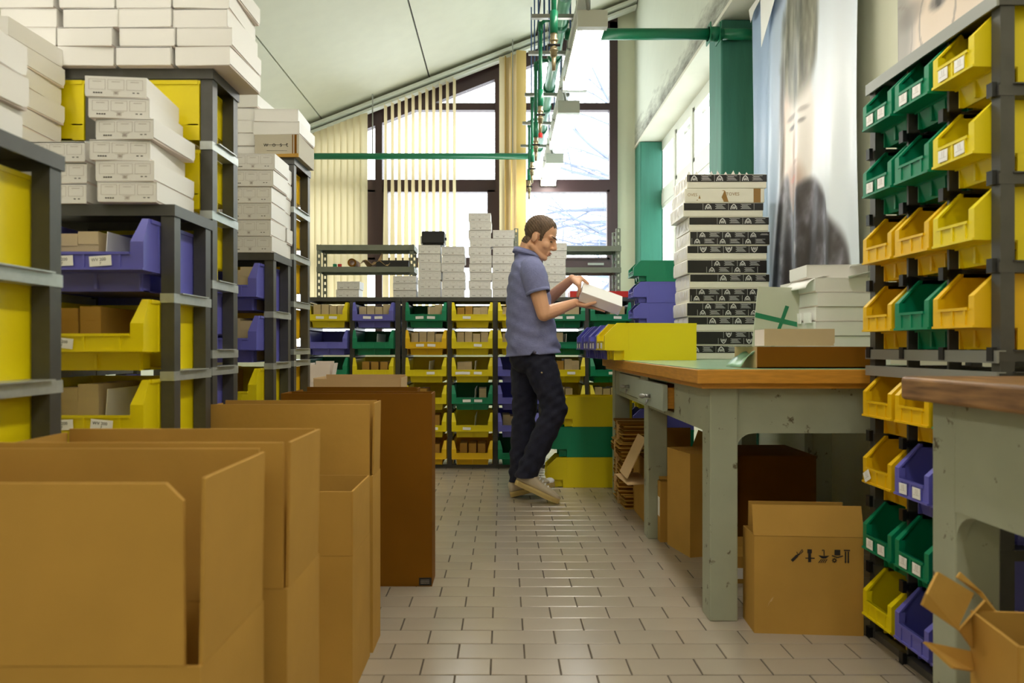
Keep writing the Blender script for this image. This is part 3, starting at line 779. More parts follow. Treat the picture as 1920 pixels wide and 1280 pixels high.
carton('small white open box beside the far golden rack', -1.25, -1.115, 4.40, 4.52, .70, {'f': (.11, -3), 'b': (.13, 3), 'r': (.12, 10), 'l': (.12, 0)}, m='white_card')
# upside-down printed carton at right
G = carton('square carton with upside-down handling symbols by the bench leg', .815, 1.157, 2.195, 2.325, .314, {'f': (.098, -13), 'b': (.085, -4, .31)}, gap=-.002, rz=R(-4))
icons = MB(); t = -.0012
def blk(pts): icons.add([(x, t, z) for x, z in pts], [tuple(range(len(pts)))])
def rod(x0, z0, x1, z1, w):
    d = Vector((x1-x0, z1-z0)).normalized(); n = Vector((-d.y, d.x))*w/2
    blk([(x0-n.x, z0-n.y), (x1-n.x, z1-n.y), (x1+n.x, z1+n.y), (x0+n.x, z0+n.y)])
u = .0001426                                                    # metres per unit of the symbol drawing
def XZ(x, z): return ((x-960)*u+.034, (420-z)*u+.249)
def R2(x0, z0, x1, z1, w): rod(*XZ(x0, z0), *XZ(x1, z1), w*u)
R2(345, 510, 470, 385, 62); R2(470, 385, 520, 345, 34); R2(500, 355, 575, 245, 14); R2(530, 345, 595, 290, 14); R2(575, 245, 595, 290, 12); R2(455, 300, 480, 375, 16)
R2(738, 240, 738, 330, 100); R2(738, 330, 738, 400, 62); R2(738, 400, 738, 530, 66); R2(645, 440, 850, 440, 26)
blk([XZ(925, 370), XZ(1000, 435), XZ(1050, 440), XZ(1100, 435), XZ(1178, 370), XZ(1050, 385)])
R2(1055, 380, 1055, 250, 22); R2(1055, 250, 1015, 250, 18); R2(1018, 245, 1018, 275, 18)
for k in range(4): R2(935+k*44, 540, 1000+k*40, 455, 18)
R2(1345, 240, 1345, 365, 128); R2(1225, 370, 1345, 415, 24); R2(1345, 415, 1470, 372, 24)
for k in range(8):
    a_ = k*math.pi/4; R2(1280+28*math.cos(a_), 478+28*math.sin(a_), 1280+58*math.cos(a_), 478+58*math.sin(a_), 20)
    R2(1280+30*math.cos(a_), 478+30*math.sin(a_), 1280+30*math.cos(a_+.79), 478+30*math.sin(a_+.79), 18)
R2(1485, 250, 1620, 250, 30); R2(1522, 275, 1522, 520, 34); R2(1583, 275, 1583, 520, 34)
blk([XZ(1495, 505), XZ(1522, 545), XZ(1550, 505)]); blk([XZ(1556, 505), XZ(1583, 545), XZ(1610, 505)])
me = icons.mesh('symbols', 'ink'); link('symbols', me, G, (0, -.0652, 0))
MB().add([(-.125,0,.10),(-.116,0,.105),(-.110,0,.12),(-.118,0,.112),(-.130,0,.085)], [(0,1,2,3),(0,3,4)]).build('tear', 'carton_edge', G, loc=(0, -.0662, 0))
# under the bench
carton('tan carton under bench right behind the near leg', .79, 1.02, 3.02, 3.23, .450, {'r': (.01, 0)}, rz=R(14), closed=True)
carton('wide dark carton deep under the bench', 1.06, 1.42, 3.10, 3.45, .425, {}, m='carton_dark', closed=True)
c3 = carton('flat small carton with white label behind symbol carton', .905, 1.22, 2.67, 2.95, .100, {}, closed=True)
MB().box(-.150, -.118, -.0012, 0, .018, .060).build('label', 'paper', c3, loc=(0, -.1402, 0))
c4 = carton('narrow carton with white side label under bench', .742, .86, 3.232, 3.286, .285, {'b': (.04, 30)})
MB().box(-.0012, 0, -.016, .016, .12, .21).build('label', 'paper', c4, loc=(-.0592, 0, 0))
c5 = carton('ragged open carton with drooping flaps under bench', .742, 1.08, 3.52, 3.92, .335, {'b': (.125, 0), 'r': (.12, 20), 'l': (.0, 0)} and {'b': (.125, 0), 'r': (.12, 20)})
f = MB().box(-.13, 0, -.2, .02, -.0025, .0025).build('flap', 'carton_pale', c5); f.location = (-.172, 0, .235); f.rotation_euler = (R(4), R(-2), R(8))
f = MB().box(-.0025, .0025, -.18, .03, -.23, .0).build('flap', 'carton_pale', c5); f.location = (-.172, -.01, .45); f.rotation_euler = (0, R(26), 0)
def bundle(label, x, y, z, w, d, n, rz, th=.0075):
    o = thing('flattened_carton_bundle', label, 'bundle', (x, y, z), R(rz), 'flattened cartons under the bench')
    for k in range(n):
        ex = random.uniform(-.012, .012)
        sh = MB().box(-w/2+ex, w/2+ex*.3, -d/2+random.uniform(-.01, .01), d/2, k*th, (k+1)*th-.0012)
        sh.build('flattened_carton', 'carton_dark' if k % 3 else 'carton', o)
    MB().box(-w/2-.013, w/2+.006, -.012, .012, -.001+.001, n*th+.0005).build('strap', 'carton_edge', o)
z = 0
for k, (n, dx) in enumerate(((10, .02), (12, 0), (14, .01), (13, .0), (15, .015))):
    bundle(f"brown bundle of flattened cartons by far bench leg, {ORD[k+1]} from floor", .79+dx, 4.05, z, .24, .30, n, random.uniform(-4, 4)); z += n*.0075+.002
# crushed open carton in the bottom right corner
E = thing('cardboard_box', 'crushed open carton with bent flaps in bottom right corner', 'box', (0, 0, 0))
EB = Vector((.822, 1.198, 0)); EA = Vector((.797, 1.055, 0)); EC = Vector((1.12, 1.01, 0)); ED = Vector((1.14, 1.17, 0))
up = Vector((0, 0, .462))
E.location = (.95, 1.1, 0); off = Vector((.95, 1.1, 0))
def ep(*ps): return [p-off for p in ps]
b = MB()
for p, q in ((EA, EB), (EB, ED), (ED, EC), (EC, EA)): b.add(ep(p, q, q+up, p+up), [(0, 1, 2, 3)])
b.add(ep(EA, EC, ED, EB), [(0, 1, 2, 3)])
o = b.build('carton_body', 'carton', E); solidify(o, .005, 0)
P = lambda x, y, Y: at(x, y, Y)-off
o = MB().add([P(1824, 1160, 1.20), P(1797, 1182, 1.17), P(1728, 1134, 1.16), P(1737, 1113, 1.155), P(1757, 1072, 1.20), P(1824, 1112, 1.235), P(1797, 1170, 1.175)], [(1, 2, 3, 6), (3, 4, 5, 6)]).build('flap', 'carton', E); solidify(o, .005, 0)
o = MB().add([P(1822, 1215, 1.19), P(1797, 1180, 1.18), P(1846, 1125, 1.19), P(1866, 1146, 1.2), P(1824, 1150, 1.199)], [(0, 1, 2, 4), (2, 3, 4)]).build('flap', 'carton', E); solidify(o, .004, 0)
o = MB().add([P(1800, 1072, 1.245), P(1793, 1082, 1.23), P(1830, 1110, 1.25), P(1868, 1146, 1.215), P(1842, 1110, 1.24)], [(0, 1, 2, 4), (2, 3, 4)]).build('flap', 'carton', E); solidify(o, .004, 0)
o = MB().add([P(1732, 1203, 1.16), P(1822, 1222, 1.198), P(1824, 1258, 1.185), P(1786, 1252, 1.13)], [(0, 1, 2, 3)]).build('flap', 'carton', E); solidify(o, .005, 0)
# ================================================================ BENCH
def leg(root, x0, x1, y0, y1, z, m='bench_paint', side=0):
    o = MB().box(x0, x1, y0, y1, 0, z).build('leg', m, root); bevel(o, .004); return o
bn = thing('workbench', 'long grey-green workbench with two drawers and wooden edged top', 'bench', (.64, 2.25, 0))
ox, oy = .64, 2.25
top = MB().box(0, .98, 0, 2.17, .803, .850).build('tabletop', 'wood_edge', bn); bevel(top, .003)
MB().box(.004, .976, .004, 2.166, .850, .853).build('lino_top', 'lino', bn)
MB().box(.02, .96, .02, 2.15, .786, .803).build('under_board', 'wood_edge', bn)
z0 = .632
ap = MB().box(.15, .92, .065, .09, z0, .786).box(.063, .09, .15, 2.04, z0, z0+.022).box(.063, .09, .15, 2.04, .772, .786)
ap.box(.063, .09, .15, .56, z0+.022, .772).box(.063, .09, 1.10, 1.25, z0+.022, .772).box(.063, .09, 1.86, 2.04, z0+.022, .772)
ap.box(.15, .92, 2.08, 2.10, z0, .786).box(.90, .925, .15, 2.04, z0, .786)
ap.build('apron', 'bench_paint', bn)
for (x, y) in ((.056, .05), (.056, 1.04), (.056, 2.02), (.85, .06), (.85, 1.04), (.85, 2.02)):
    leg(bn, x, x+.094, y, y+.092, .786)
br = MB()
def fillet(x, z, r, s):
    pts = [(x, z)]+[(x+s*(r-r*math.sin(a)), z-r+r*math.cos(a)-0) for a in [k*math.pi/2/6 for k in range(7)]]
    return [(x, z)]+[(x+s*r*(1-math.cos(a)), z-r*(1-math.sin(a))) for a in [k*math.pi/2/6 for k in range(7)]]
pl = fillet(.150, z0, .055, 1)
if True: br.prism(list(reversed(pl)), 'y', .062, .092)
br.build('leg_bracket', 'bench_paint', bn)
for (y0, y1, px_) in ((.57, 1.09, -.035), (1.26, 1.85, .004)):
    d = MB().box(px_+.052, px_+.074, y0, y1, z0+.026, .768).build('drawer', 'bench_drawer', bn); bevel(d, .003)
    MB().box(px_+.074, .6, y0+.01, y0+.025, z0+.03, .755).box(px_+.074, .6, y1-.025, y1-.01, z0+.03, .755).box(px_+.074, .6, y0+.01, y1-.01, z0+.03, z0+.036).build('drawer_box', 'wood_edge', d)
    ym = (y0+y1)/2-.02; k = MB()
    k.tube([(px_+.052, ym, .705), (px_+.022, ym, .705)], [.010, .007], 12).tube([(px_+.024, ym-.03, .708), (px_+.016, ym-.012, .706), (px_+.014, ym+.012, .704), (px_+.022, ym+.028, .70)], [.006, .011, .011, .007], 10)
    k.tube([(px_+.04, ym, .69), (px_+.03, ym, .665)], [.006, .003], 8)
    k.build('knob', 'steel', d, smooth=True)
# nearer bench at right
b2 = thing('workbench', 'nearer bench at right with worn wooden top and rounded corner', 'bench', (.905, .70, 0))
poly = [(0, 0), (.80, 0), (.80, .87), (.02, .87), (.006, .864), (0, .85)]
o = MB().prism(poly, 'z', .806, .858).build('tabletop', 'old_wood', b2); bevel(o, .008, 3)
MB().box(.045, .07, .05, .735, .578, .806).box(.14, .76, .78, .80, .578, .806).build('apron', 'bench_paint', b2)
for (x, y) in ((.045, .735), (.045, .03), (.70, .735), (.70, .03)): leg(b2, x, x+.095, y, y+.078, .806)
pl = [(y, z) for y, z in fillet(.735, .578, .06, -1)]
MB().prism(pl, 'x', .047, .069).build('leg_bracket', 'bench_paint', b2)
# ---------------------------------------------------------------- bins on and around the bench
LB = (.196, .50, .198)
put_bin('Y', (.527, 3.71, .8535), R(-85), LB, 'long lime yellow bin lying lengthwise on the far bench end', None, (-.2, .2), '', (.04, .03))
for k, (y, x) in enumerate(((3.925, .512), (4.135, .502), (4.345, .482))):
    put_bin('P', (x, y, .8535), R(-87), LB, f"purple-blue bin behind the lime bin on bench, {['nearest','middle','farthest'][k]} of three", 'purple bins on the bench', (-.2, .2), '', (.04, .03))
for k, c in enumerate('YGY'):
    put_bin(c, (.285+(.0, .025, .06)[k], 4.585, .0005+.199*k), R(-90+k), LB, f"{CLR[c][1]} bin in floor stack behind man's legs, {['bottom','middle','top'][k]}", 'bins stacked on the floor')
GB = (.20, .42, .146)
for k, c in enumerate('YGPYYGYPPG'):
    nm = (ORD[k+1]+' from floor') if k < 9 else 'topmost'
    put_bin(c, (.905, 4.85, .0005+.1475*k+.052), R(-90), GB, f"{CLR[c][1]} bin in stack beside green column, {nm}", 'tall bin stack by the column')
pal = thing('pallet', 'low wooden pallet under the bin stack behind the bench', 'pallet', (1.13, 4.85, 0))
for y in (-.09, 0, .09): MB().box(-.23, .23, y-.03, y+.03, .034, .052).build('board', 'wood_edge', pal)
for x in (-.2, 0, .2): MB().box(x-.03, x+.03, -.12, .12, 0, .034).build('block', 'wood_edge', pal)
# ---------------------------------------------------------------- taped carton tower
def ribbon(b, pts, w, y=-.0016):
    for p, q in zip(pts[:-1], pts[1:]):
        d = Vector((q[0]-p[0], q[1]-p[1])); d.normalize(); n = Vector((-d.y, d.x))*w/2
        b.add([(p[0]-n.x, y, p[1]-n.y), (q[0]-n.x, y, q[1]-n.y), (q[0]+n.x, y, q[1]+n.y), (p[0]+n.x, y, p[1]+n.y)], [(0, 1, 2, 3)])
def emblem(b, x, z, s, flip=1):
    def T(ps): return [(x+px*s, z+flip*pz*s) for px, pz in ps]
    w = .055*s
    ribbon(b, T([(-.5, -.4), (-.42, 0), (-.2, .3), (0, .42), (.2, .3), (.42, 0), (.5, -.4)]), w)
    ribbon(b, T([(-.4, -.4), (-.25, .12), (-.12, -.38), (0, .1), (.12, -.38), (.25, .12), (.4, -.4)]), w)
    ribbon(b, T([(-.25, .12), (0, .36), (.25, .12)]), w); ribbon(b, T([(-.25, -.2), (.25, -.2)]), w*.6)
def tape_print(W_, h, ph, rows, flip=1):
    b = MB(); p = .146
    for r in range(rows):
        z = h*(r+.5)/rows-h/2; hh = h/rows
        x = -W_/2+ph+(.03*r)
        k = -1
        while x < W_/2-.01:
            if x-.014 > -W_/2: b.box(x-.0145, x-.0135, -.0016, -.0012, z-hh*.46, z+hh*.46)
            if x+.038 < W_/2 and x > -W_/2: emblem(b, x+.016, z, min(.042, hh*.92), flip)
            for q in range(5):
                xa = x+.056+.006*(q % 2); xb = x+.115-.006*((q*3) % 4)
                if xa > -W_/2 and xb < W_/2: b.box(xa, xb, -.0016, -.0012, z+hh*(.32-.15*q), z+hh*(.36-.15*q))
            x += p
    return b
seq = 'ABABBABABAACA'                                          # from the bench up
zz = .8536; hA = .0815
for k, c in enumerate(seq):
    wv = .455; xo = 1.285+.010*math.sin(k*1.7)-(.018 if k > 9 else 0)
    h = hA
    nm = {'A': 'white carton with one black printed tape band', 'B': 'carton wrapped in two black printed bands', 'C': 'cream carton with brown tape and brown lettering'}[c]
    o = thing('taped_carton', f"{nm}, {ORD[k+1]} from bench in tower", 'carton', (xo, 3.905, zz), R(random.uniform(-.8, .8)), 'tower of taped cartons')
    bd = MB().box(-wv/2, wv/2, 0, .30, 0, h-.001).build('carton_body', 'cream_film', o); bevel(bd, .004)
    sh = MB()
    for q in range(7):   # crinkled film on the window side
        y = .01+q*.042; sh.add([(-wv/2-.0015, y, .004), (-wv/2-.0015-.005*random.random(), y+.02, h*.3+random.random()*.03), (-wv/2-.0015, y+.04, .006), (-wv/2-.006*random.random()-.0015, y+.03, h-.012), (-wv/2-.0015, y+.005, h-.006)], [(0, 1, 4), (1, 2, 3), (1, 3, 4)])
    sh.build('film', 'white_card_side', o)
    if c == 'C':
        MB().box(.165, .205, -.0012, 0, 0, h-.002).build('tape', 'tape_brown', o)
        link('printed_text', text_mesh('TOVES', .026, 'tape_brown', 'CENTER'), o, (.045, -.0008, .04), FRONT)
        link('printed_text', text_mesh('OVES', .024, 'tape_brown', 'CENTER'), o, (-.185, -.0008, .036), FRONT)
        b = MB(); b.add([(-.15,-.0008,.022),(-.138,-.0008,.022),(-.144,-.0008,.044),(-.164,-.0008,.012),(-.152,-.0008,.012),(-.156,-.0008,.017),(-.005,-.0008,.004),(.022,-.0008,.004),(.015,-.0008,.025),(.002,-.0008,.03),(.003,-.0008,.065),(-.003,-.0008,.065),(-.018,-.0008,.030),(-.02,-.0008,.068),(-.003,-.0008,.070)], [(0,1,2),(3,4,5),(6,7,8,9),(9,8,10,11),(6,9,11,12),(13,11,10,14)])
        b.build('emblem', 'tape_brown', o)
    else:
        rows = 1 if c == 'A' else 2
        bh = h*.50 if c == 'A' else h*.88
        zc_ = h*.70 if c == 'A' else h*.5
        bn_ = MB().box(-wv/2+.002, wv/2+.001, -.0012, .0, zc_-bh/2, zc_+bh/2).box(wv/2, wv/2+.0012, -.001, .28, zc_-bh/2, zc_+bh/2)
        q = bn_.build('tape_band', 'black_tape', o)
        tape_print(wv-.01, bh, .02+.05*((k*3) % 4), rows, -1 if k in (1, 7) else 1).build('printed_emblems', 'paper', q, loc=(0, 0, zc_))
    zz += h
topz = zz
t = thing('plastic_film', 'crumpled clear film on top of the taped carton tower', 'film', (1.22, 3.95, topz))
b = MB()
for q in range(9):
    x = -.14+q*.042; b.add([(x-.02, 0, 0), (x+.02, .02, 0), (x+random.uniform(-.008, .008), .01, random.uniform(.015, .04)), (x, .08, .001)], [(0, 1, 2), (1, 3, 2), (3, 0, 2), (0, 3, 1)])
b.build('sheet', 'white_card_side', t)
# ---------------------------------------------------------------- right end of the bench
tray = thing('cardboard_tray', 'shallow brown open carton on near end of the workbench', 'box', (1.05, 2.285, .8536))
b = MB(); hw = .2; b.box(-hw, hw, 0, .004, 0, .072).box(-hw, hw, .216, .22, 0, .072).box(hw-.004, hw, .004, .216, 0, .072).box(-hw, hw, 0, .22, 0, .004)
b.build('carton_body', 'carton_dark', tray); MB().box(-hw-.003, -hw, .004, .216, 0, .072).build('end_flap', 'carton_pale', tray)
MB().box(-hw-.05, hw*.3, .03, .2, .0725, .074).build('grey_sheet', 'sage_card', tray)
ld = thing('carton_lid', 'upright pale carton lid with rounded corner on the brown tray', 'lid', (1.015, 2.335, .9285))
pl = [(-.122, 0), (.105, 0), (.114, .004), (.118, .012), (.118, .058), (-.122, .058)]
MB().prism(pl, 'y', 0, .003).build('panel', 'tan', ld); MB().box(-.1225, -.1195, .003, .09, 0, .056).build('side_panel', 'white_card', ld); MB().box(-.1195, .118, .003, .09, 0, .003).build('base', 'tan', ld)
t = thing('teal_cloth', 'crumpled teal plastic wrap at left of the brown tray', 'wrap', (.81, 2.30, .8535))
def drape(u, v): return (-.012+u*.06-.01*v, v*.12, .004+.055*math.sin(min(1, u*1.15)*math.pi*.5)*(1-.3*abs(math.sin(v*5))) )
solidify(MB().sheet(drape, 8, 6).build('sheet', 'lino', t, smooth=True), .002)
st = thing('leaning_panel', 'sage green board with dark green tape leaning by white cartons', 'panel', (1.02, 2.82, .8536), rot=(R(-6), 0, 0))
pg = [(0, 0), (.19, 0), (.22, .32), (.045, .325)]
MB().prism(pg, 'y', 0, .006).build('board', 'sage_card', st)
MB().prism([(.026, .195), (.20, .155), (.20, .175), (.029, .216)], 'y', -.0012, 0).prism([(.075, .04), (.088, .04), (.17, .24), (.155, .245)], 'y', -.0016, 0).prism([(.002, .02), (.03, .04), (.03, .052), (.004, .035)], 'y', -.0012, 0).build('tape', 'green_tape', st)
zz = .8536
for k in range(6):
    wbox(1.385+.004*math.sin(k*2.1), 2.70+(.006 if k % 2 else 0), zz, .29, .33, .0565, f"pale carton with white end, {ORD[k+1]} from bench in right pile" if k < 5 else "pale carton under the draped paper, top of right pile", 'pale cartons on the workbench', R(random.uniform(-1, 1))); zz += .0577
wbox(1.335, 2.73, zz, .235, .2, .054, 'smaller carton crowning the right pile before the poster', None, R(-4))
t = thing('paper_sheet', 'white paper draped over the left edge of right carton pile', 'paper', (1.236, 2.715, zz-.012))
def dr(u, v):
    a = u*1.5
    return (.06-.125*math.sin(a)*.75, v*.2, .016+.004-.06*(1-math.cos(a))*.9)
solidify(MB().sheet(dr, 10, 3).build('sheet', 'paper', t, smooth=True), .001)
for k in range(3):
    MB().box(-.006, 0, .03+.09*k, .09+.09*k, .003, .045).build('end_tab', 'paper', t, loc=(-.006-.002*k, -.02, -.17))
pp = thing('paper_sheets', 'loose white sheets sticking out beside the right rack', 'paper', (1.445, 2.665, 1.2005))
solidify(MB().add([(-.10, 0, 0), (.06, -.02, .035), (.08, .05, .04), (-.06, .07, .0)], [(0, 1, 2, 3)]).build('sheet', 'paper', pp), .001)
solidify(MB().add([(-.085, 0, .045), (.06, -.02, .06), (.08, .05, .065), (-.06, .07, .045)], [(0, 1, 2, 3)]).build('sheet', 'paper', pp), .001)
# ================================================================ PIPES AND LAMPS
PZ, PX = 3.03, .372
pp = thing('compressed_air_pipe', 'overhead green air pipe with drop legs and brass valves', 'pipe', (PX, 0, PZ))
MB().tube([(0, 2.2, 0), (0, 7.6, 0)], .040, 16).build('main_pipe', 'pipe_pale', pp, smooth=True)
for y in (3.45, 4.05, 4.45, 4.95, 5.55, 6.0, 6.6, 7.2):
    MB().tube([(0, y-.03, 0), (0, y+.03, 0)], .050, 16).build('coupling', 'pipe_green', pp, smooth=True)
for y, zb in ((3.35, -.62), (4.56, -.55), (5.2, -.56), (5.9, -.56), (6.55, -.56)):
    dx = -.125
    d = MB().tube([(0, y, .03), (-.03, y, .075), (dx+.03, y, .075), (dx, y, .045), (dx, y, zb)], .0135, 10)
    d.tube([(dx, y, zb+.16), (dx, y, zb+.05)], .020, 10); d.tube([(dx, y, .06), (dx, y, .0)], .018, 10)
    d = d.build('drop_leg', 'pipe_green', pp, smooth=True)
    v = MB().tube([(dx, y, zb+.05), (dx, y, zb-.06)], .017, 10).tube([(dx, y, zb+.02), (dx, y, zb+.012)], .022, 10).tube([(dx, y, zb-.03), (dx, y, zb-.036)], .022, 10).tube([(dx, y, zb-.06), (dx, y, zb-.13)], [.012, .009], 8)
    v.build('valve', 'brass', d, smooth=True)
    MB().tube([(dx-.03, y-.012, zb-.01), (dx+.03, y-.012, zb-.01)], .007, 8).build('valve_lever', 'black_plastic', d)
    if abs(y-4.56) < .01: MB().tube([(dx, y, zb-.13), (dx, y, zb-.16)], .015, 10).build('cap', 'red', d)
for k, y in enumerate((4.2, 4.72, 5.5, 6.2, 6.9)):
    h = thing('pipe_hanger', f'grey strut hanger on blue rods under overhead pipe, {ORD[k+1]} from camera', 'bracket', (PX, y, PZ-.07), 0, 'pipe hangers')
    MB().box(-.20, .16, -.014, .014, -.018, .006).build('strut', 'steel', h)
    for x in (-.09, .09): MB().tube([(x, 0, -.02), (x, 0, zc(PX+x)-PZ+.07-.01)], .0065, 8).build('rod', 'rod_blue', h)
# cross pipes
cp = thing('cross_pipe', 'far green pipe crossing the window horizontally', 'pipe', (0, 7.46, PZ-.024))
MB().tube([(-3.45, 0, 0), (PX-.06, 0, 0)], .034, 14).build('pipe', 'pipe_green', cp, smooth=True)
for x in (-1.43, .1): MB().tube([(x, 0, 0), (x, 0, zc(x)-PZ+.01)], .007, 6).build('rod', 'steel', cp)
cp = thing('cross_pipe', 'near green pipe running to the green column', 'pipe', (0, 4.62, PZ+.01))
MB().tube([(PX+.045, 0, 0), (1.485, 0, 0)], .037, 16).tube([(1.485, 0, 0), (1.76, 0, 0)], .037, 16).build('pipe', 'pipe_green', cp, smooth=True)
MB().tube([(1.385, 0, 0), (1.455, 0, 0)], .048, 16).build('coupling', 'pipe_green', cp, smooth=True)
b = MB(); b.box(1.385, 1.392, -.05, .05, -.062, .062).box(1.448, 1.455, -.05, .05, -.062, .062).build('clamp', 'pipe_green', cp)
# lamps
def lamp(x, y, z, L, label, group='fluorescent lamps'):
    t = thing('fluorescent_lamp', label, 'lamp', (x, y, z), 0, group)
    MB().box(-.075, .075, .02, L-.02, .031, .0695).box(-.085, .085, 0, .05, -.02, .075).box(-.085, .085, L-.05, L, -.02, .075).build('housing', 'fixture', t)
    o = MB().prism([(-.07, .03), (-.075, 0), (-.05, -.022), (.05, -.022), (.075, 0), (.07, .03)], 'y', .05, L-.05).build('diffuser', 'tube_light', t)
    for yy in (.12, L-.12):
        MB().tube([(0, yy, .07), (0, yy, zc(x)-z-.01)], .003, 6).build('suspension_wire', 'steel', t)
    MB().tube([(-.02, .03, .07), (-.04, -.06, .11), (-.07, -.10, .13)], .012, 8).build('cable_gland', 'steel', t)
LX_, LZ = .505, 2.755
for y, nm in ((3.86, 'nearest hanging fluorescent lamp in view, lit'), (5.28, 'middle hanging fluorescent lamp above the aisle'), (6.72, 'farthest hanging fluorescent lamp before the window')):
    lamp(LX_, y, LZ, 1.0, nm)
for k, y in enumerate((2.45, 1.05, -.35, -1.75)): lamp(LX_, y, LZ, 1.0, f'added unseen lit lamp extending the aisle row, {ORD[k+1]} behind the visible ones', 'added lamps outside the picture')  # unseen lamps added to light the foreground, extending the visible row
for y, nm in ((.9, 'front'), (-1.5, 'rear')): lamp(-1.5, y, LZ-.05, 1.0, f'{nm} unseen lit lamp added at left to brighten the foreground', 'added lamps outside the picture')  # left pair added out of view as fill light for the foreground
tr = thing('cable_tray', 'narrow white cable tray running beside the lamps', 'tray', (.455, 2.3, 2.89))
MB().box(-.03, .03, 0, 5.2, 0, .004).box(-.03, -.026, 0, 5.2, .004, .04).box(.026, .03, 0, 5.2, .004, .04).build('channel', 'fixture', tr)
for y in (.9, 2.2, 3.6, 4.9): MB().box(-.035, .035, y, y+.02, -.006, .045).build('joint', 'steel', tr)
for y in (1.2, 3.0, 4.8): MB().tube([(0, y, .04), (0, y, zc(.455)-2.89-.01)], .004, 6).build('rod', 'steel', tr)
# ================================================================ POSTERS
def mixc(a, b, k): return tuple(a[i]+(b[i]-a[i])*k for i in range(3))
def sm(e0, e1, x):
    t = min(1, max(0, (x-e0)/(e1-e0))); return t*t*(3-2*t)
def ellk(y, z, cy, cz, ry, rz_, soft=.25, rot=0):
    dy, dz = y-cy, z-cz; c, s = math.cos(rot), math.sin(rot); a, b = (dy*c+dz*s)/ry, (-dy*s+dz*c)/rz_
    return 1-sm(1-soft, 1+soft, math.hypot(a, b))
from mathutils import noise as mn
def fbm(y, z, sy, sz): return mn.fractal(Vector((y*sy, z*sz, 3.7)), 1.0, 2.0, 5)
def paint1(y, z):
    c = mixc((170, 192, 224), (226, 234, 246), sm(4.40, 3.75, y))
    c = mixc(c, (240, 244, 248), .7*ellk(y, z, 3.5, 2.1, .28, .6, .8))
    c = mixc(c, (146, 166, 176), .5*ellk(y, z, 4.28, 1.45, .22, .5, .8))
    c = mixc(c, (238, 230, 224), ellk(y, z, 3.85, 2.10, .19, .46, .12))             # face
    c = mixc(c, (228, 196, 176), .6*ellk(y, z, 3.99, 2.10, .09, .38, .6))
    c = mixc(c, (226, 188, 166), .7*ellk(y, z, 3.86, 1.82, .10, .17, .5))
    f1 = fbm(y, z, 26, 5)
    hr = ellk(y+.02*f1, z, 3.83, 2.66, .235, .36, .18)
    c = mixc(c, mixc((84, 84, 74), (172, 168, 150), min(1, max(0, .5+.55*f1))), hr*.95)
    c = mixc(c, (84, 76, 68), .85*ellk(y, z, 4.05, 2.25, .035, .34, .5))
    c = mixc(c, (112, 100, 92), .55*ellk(y, z, 3.91, 2.235, .065, .016, .5)); c = mixc(c, (112, 100, 92), .4*ellk(y, z, 3.75, 2.235, .045, .015, .5))
    c = mixc(c, (96, 88, 86), .8*ellk(y, z, 3.90, 2.175, .042, .014, .5)); c = mixc(c, (96, 88, 86), .6*ellk(y, z, 3.76, 2.175, .03, .012, .5))
    c = mixc(c, (196, 164, 148), .7*ellk(y, z, 3.87, 2.05, .03, .08, .6)); c = mixc(c, (176, 140, 124), .6*ellk(y, z, 3.84, 1.965, .04, .012, .6))
    c = mixc(c, (150, 120, 104), .55*ellk(y+.01*f1, z, 3.87, 1.84, .12, .12, .4))
    c = mixc(c, (208, 132, 112), .85*ellk(y, z, 3.875, 1.875, .055, .022, .4))
    f2 = fbm(y, z, 9, 6)
    yy = y+.012*f2
    jk = max(ellk(yy, z, 3.70, 1.22, .44, .46, .06), ellk(yy, z, 3.72, 1.46, .27, .38, .08), ellk(yy, z, 4.0, 1.42, .11, .5, .08))
    jk *= 1-ellk(y, z, 3.885, 1.86, .075, .19, .2)
    if z > 1.95: jk = 0
    g = min(1, max(0, .5+.8*f2)); c = mixc(c, mixc((70, 64, 64), (150, 146, 158), g*g), jk)
    c = mixc(c, (214, 210, 216), jk*sm(.55, .9, f2)); c = mixc(c, (226, 220, 214), jk*.9*ellk(y+.03*(z-1.5), z, 3.90, 1.5, .007, .3, .5))
    c = mixc(c, (60, 64, 76), .8*ellk(y, z, 4.13, 1.32, .06, .42, .5, .08))
    return c
def paint2(y, z):
    c = (222, 218, 196)
    c = mixc(c, (226, 208, 190), ellk(y, z, 2.62, 2.22, .36, .5, .4))
    c = mixc(c, (150, 148, 144), .8*ellk(y, z, 2.98, 2.25, .16, .30, .35))
    c = mixc(c, (120, 112, 106), .5*ellk(y, z, 2.83, 2.30, .09, .05, .5))
    d = math.hypot((y-2.66)/.105, (z-2.22)/.15); c = mixc(c, (150, 140, 132), .8*(1-sm(.02, .07, abs(d-1))))
    d = math.hypot((y-2.93)/.105, (z-2.22)/.15); c = mixc(c, (150, 140, 132), .7*(1-sm(.02, .07, abs(d-1))))
    c = mixc(c, (110, 104, 102), .8*ellk(y, z, 2.65, 2.27, .05, .03, .4)); c = mixc(c, (70, 66, 66), .9*ellk(y, z, 2.65, 2.27, .018, .026, .3))
    return c
def print_mat(name):
    m = bpy.data.materials.new(name); m.use_nodes = True; N = m.node_tree.nodes; b = N['Principled BSDF']
    a = N.new('ShaderNodeVertexColor'); a.layer_name = 'print'; m.node_tree.links.new(a.outputs[0], b.inputs['Base Color'])
    b.inputs['Roughness'].default_value = .38; M[name] = m
print_mat('banner_print')
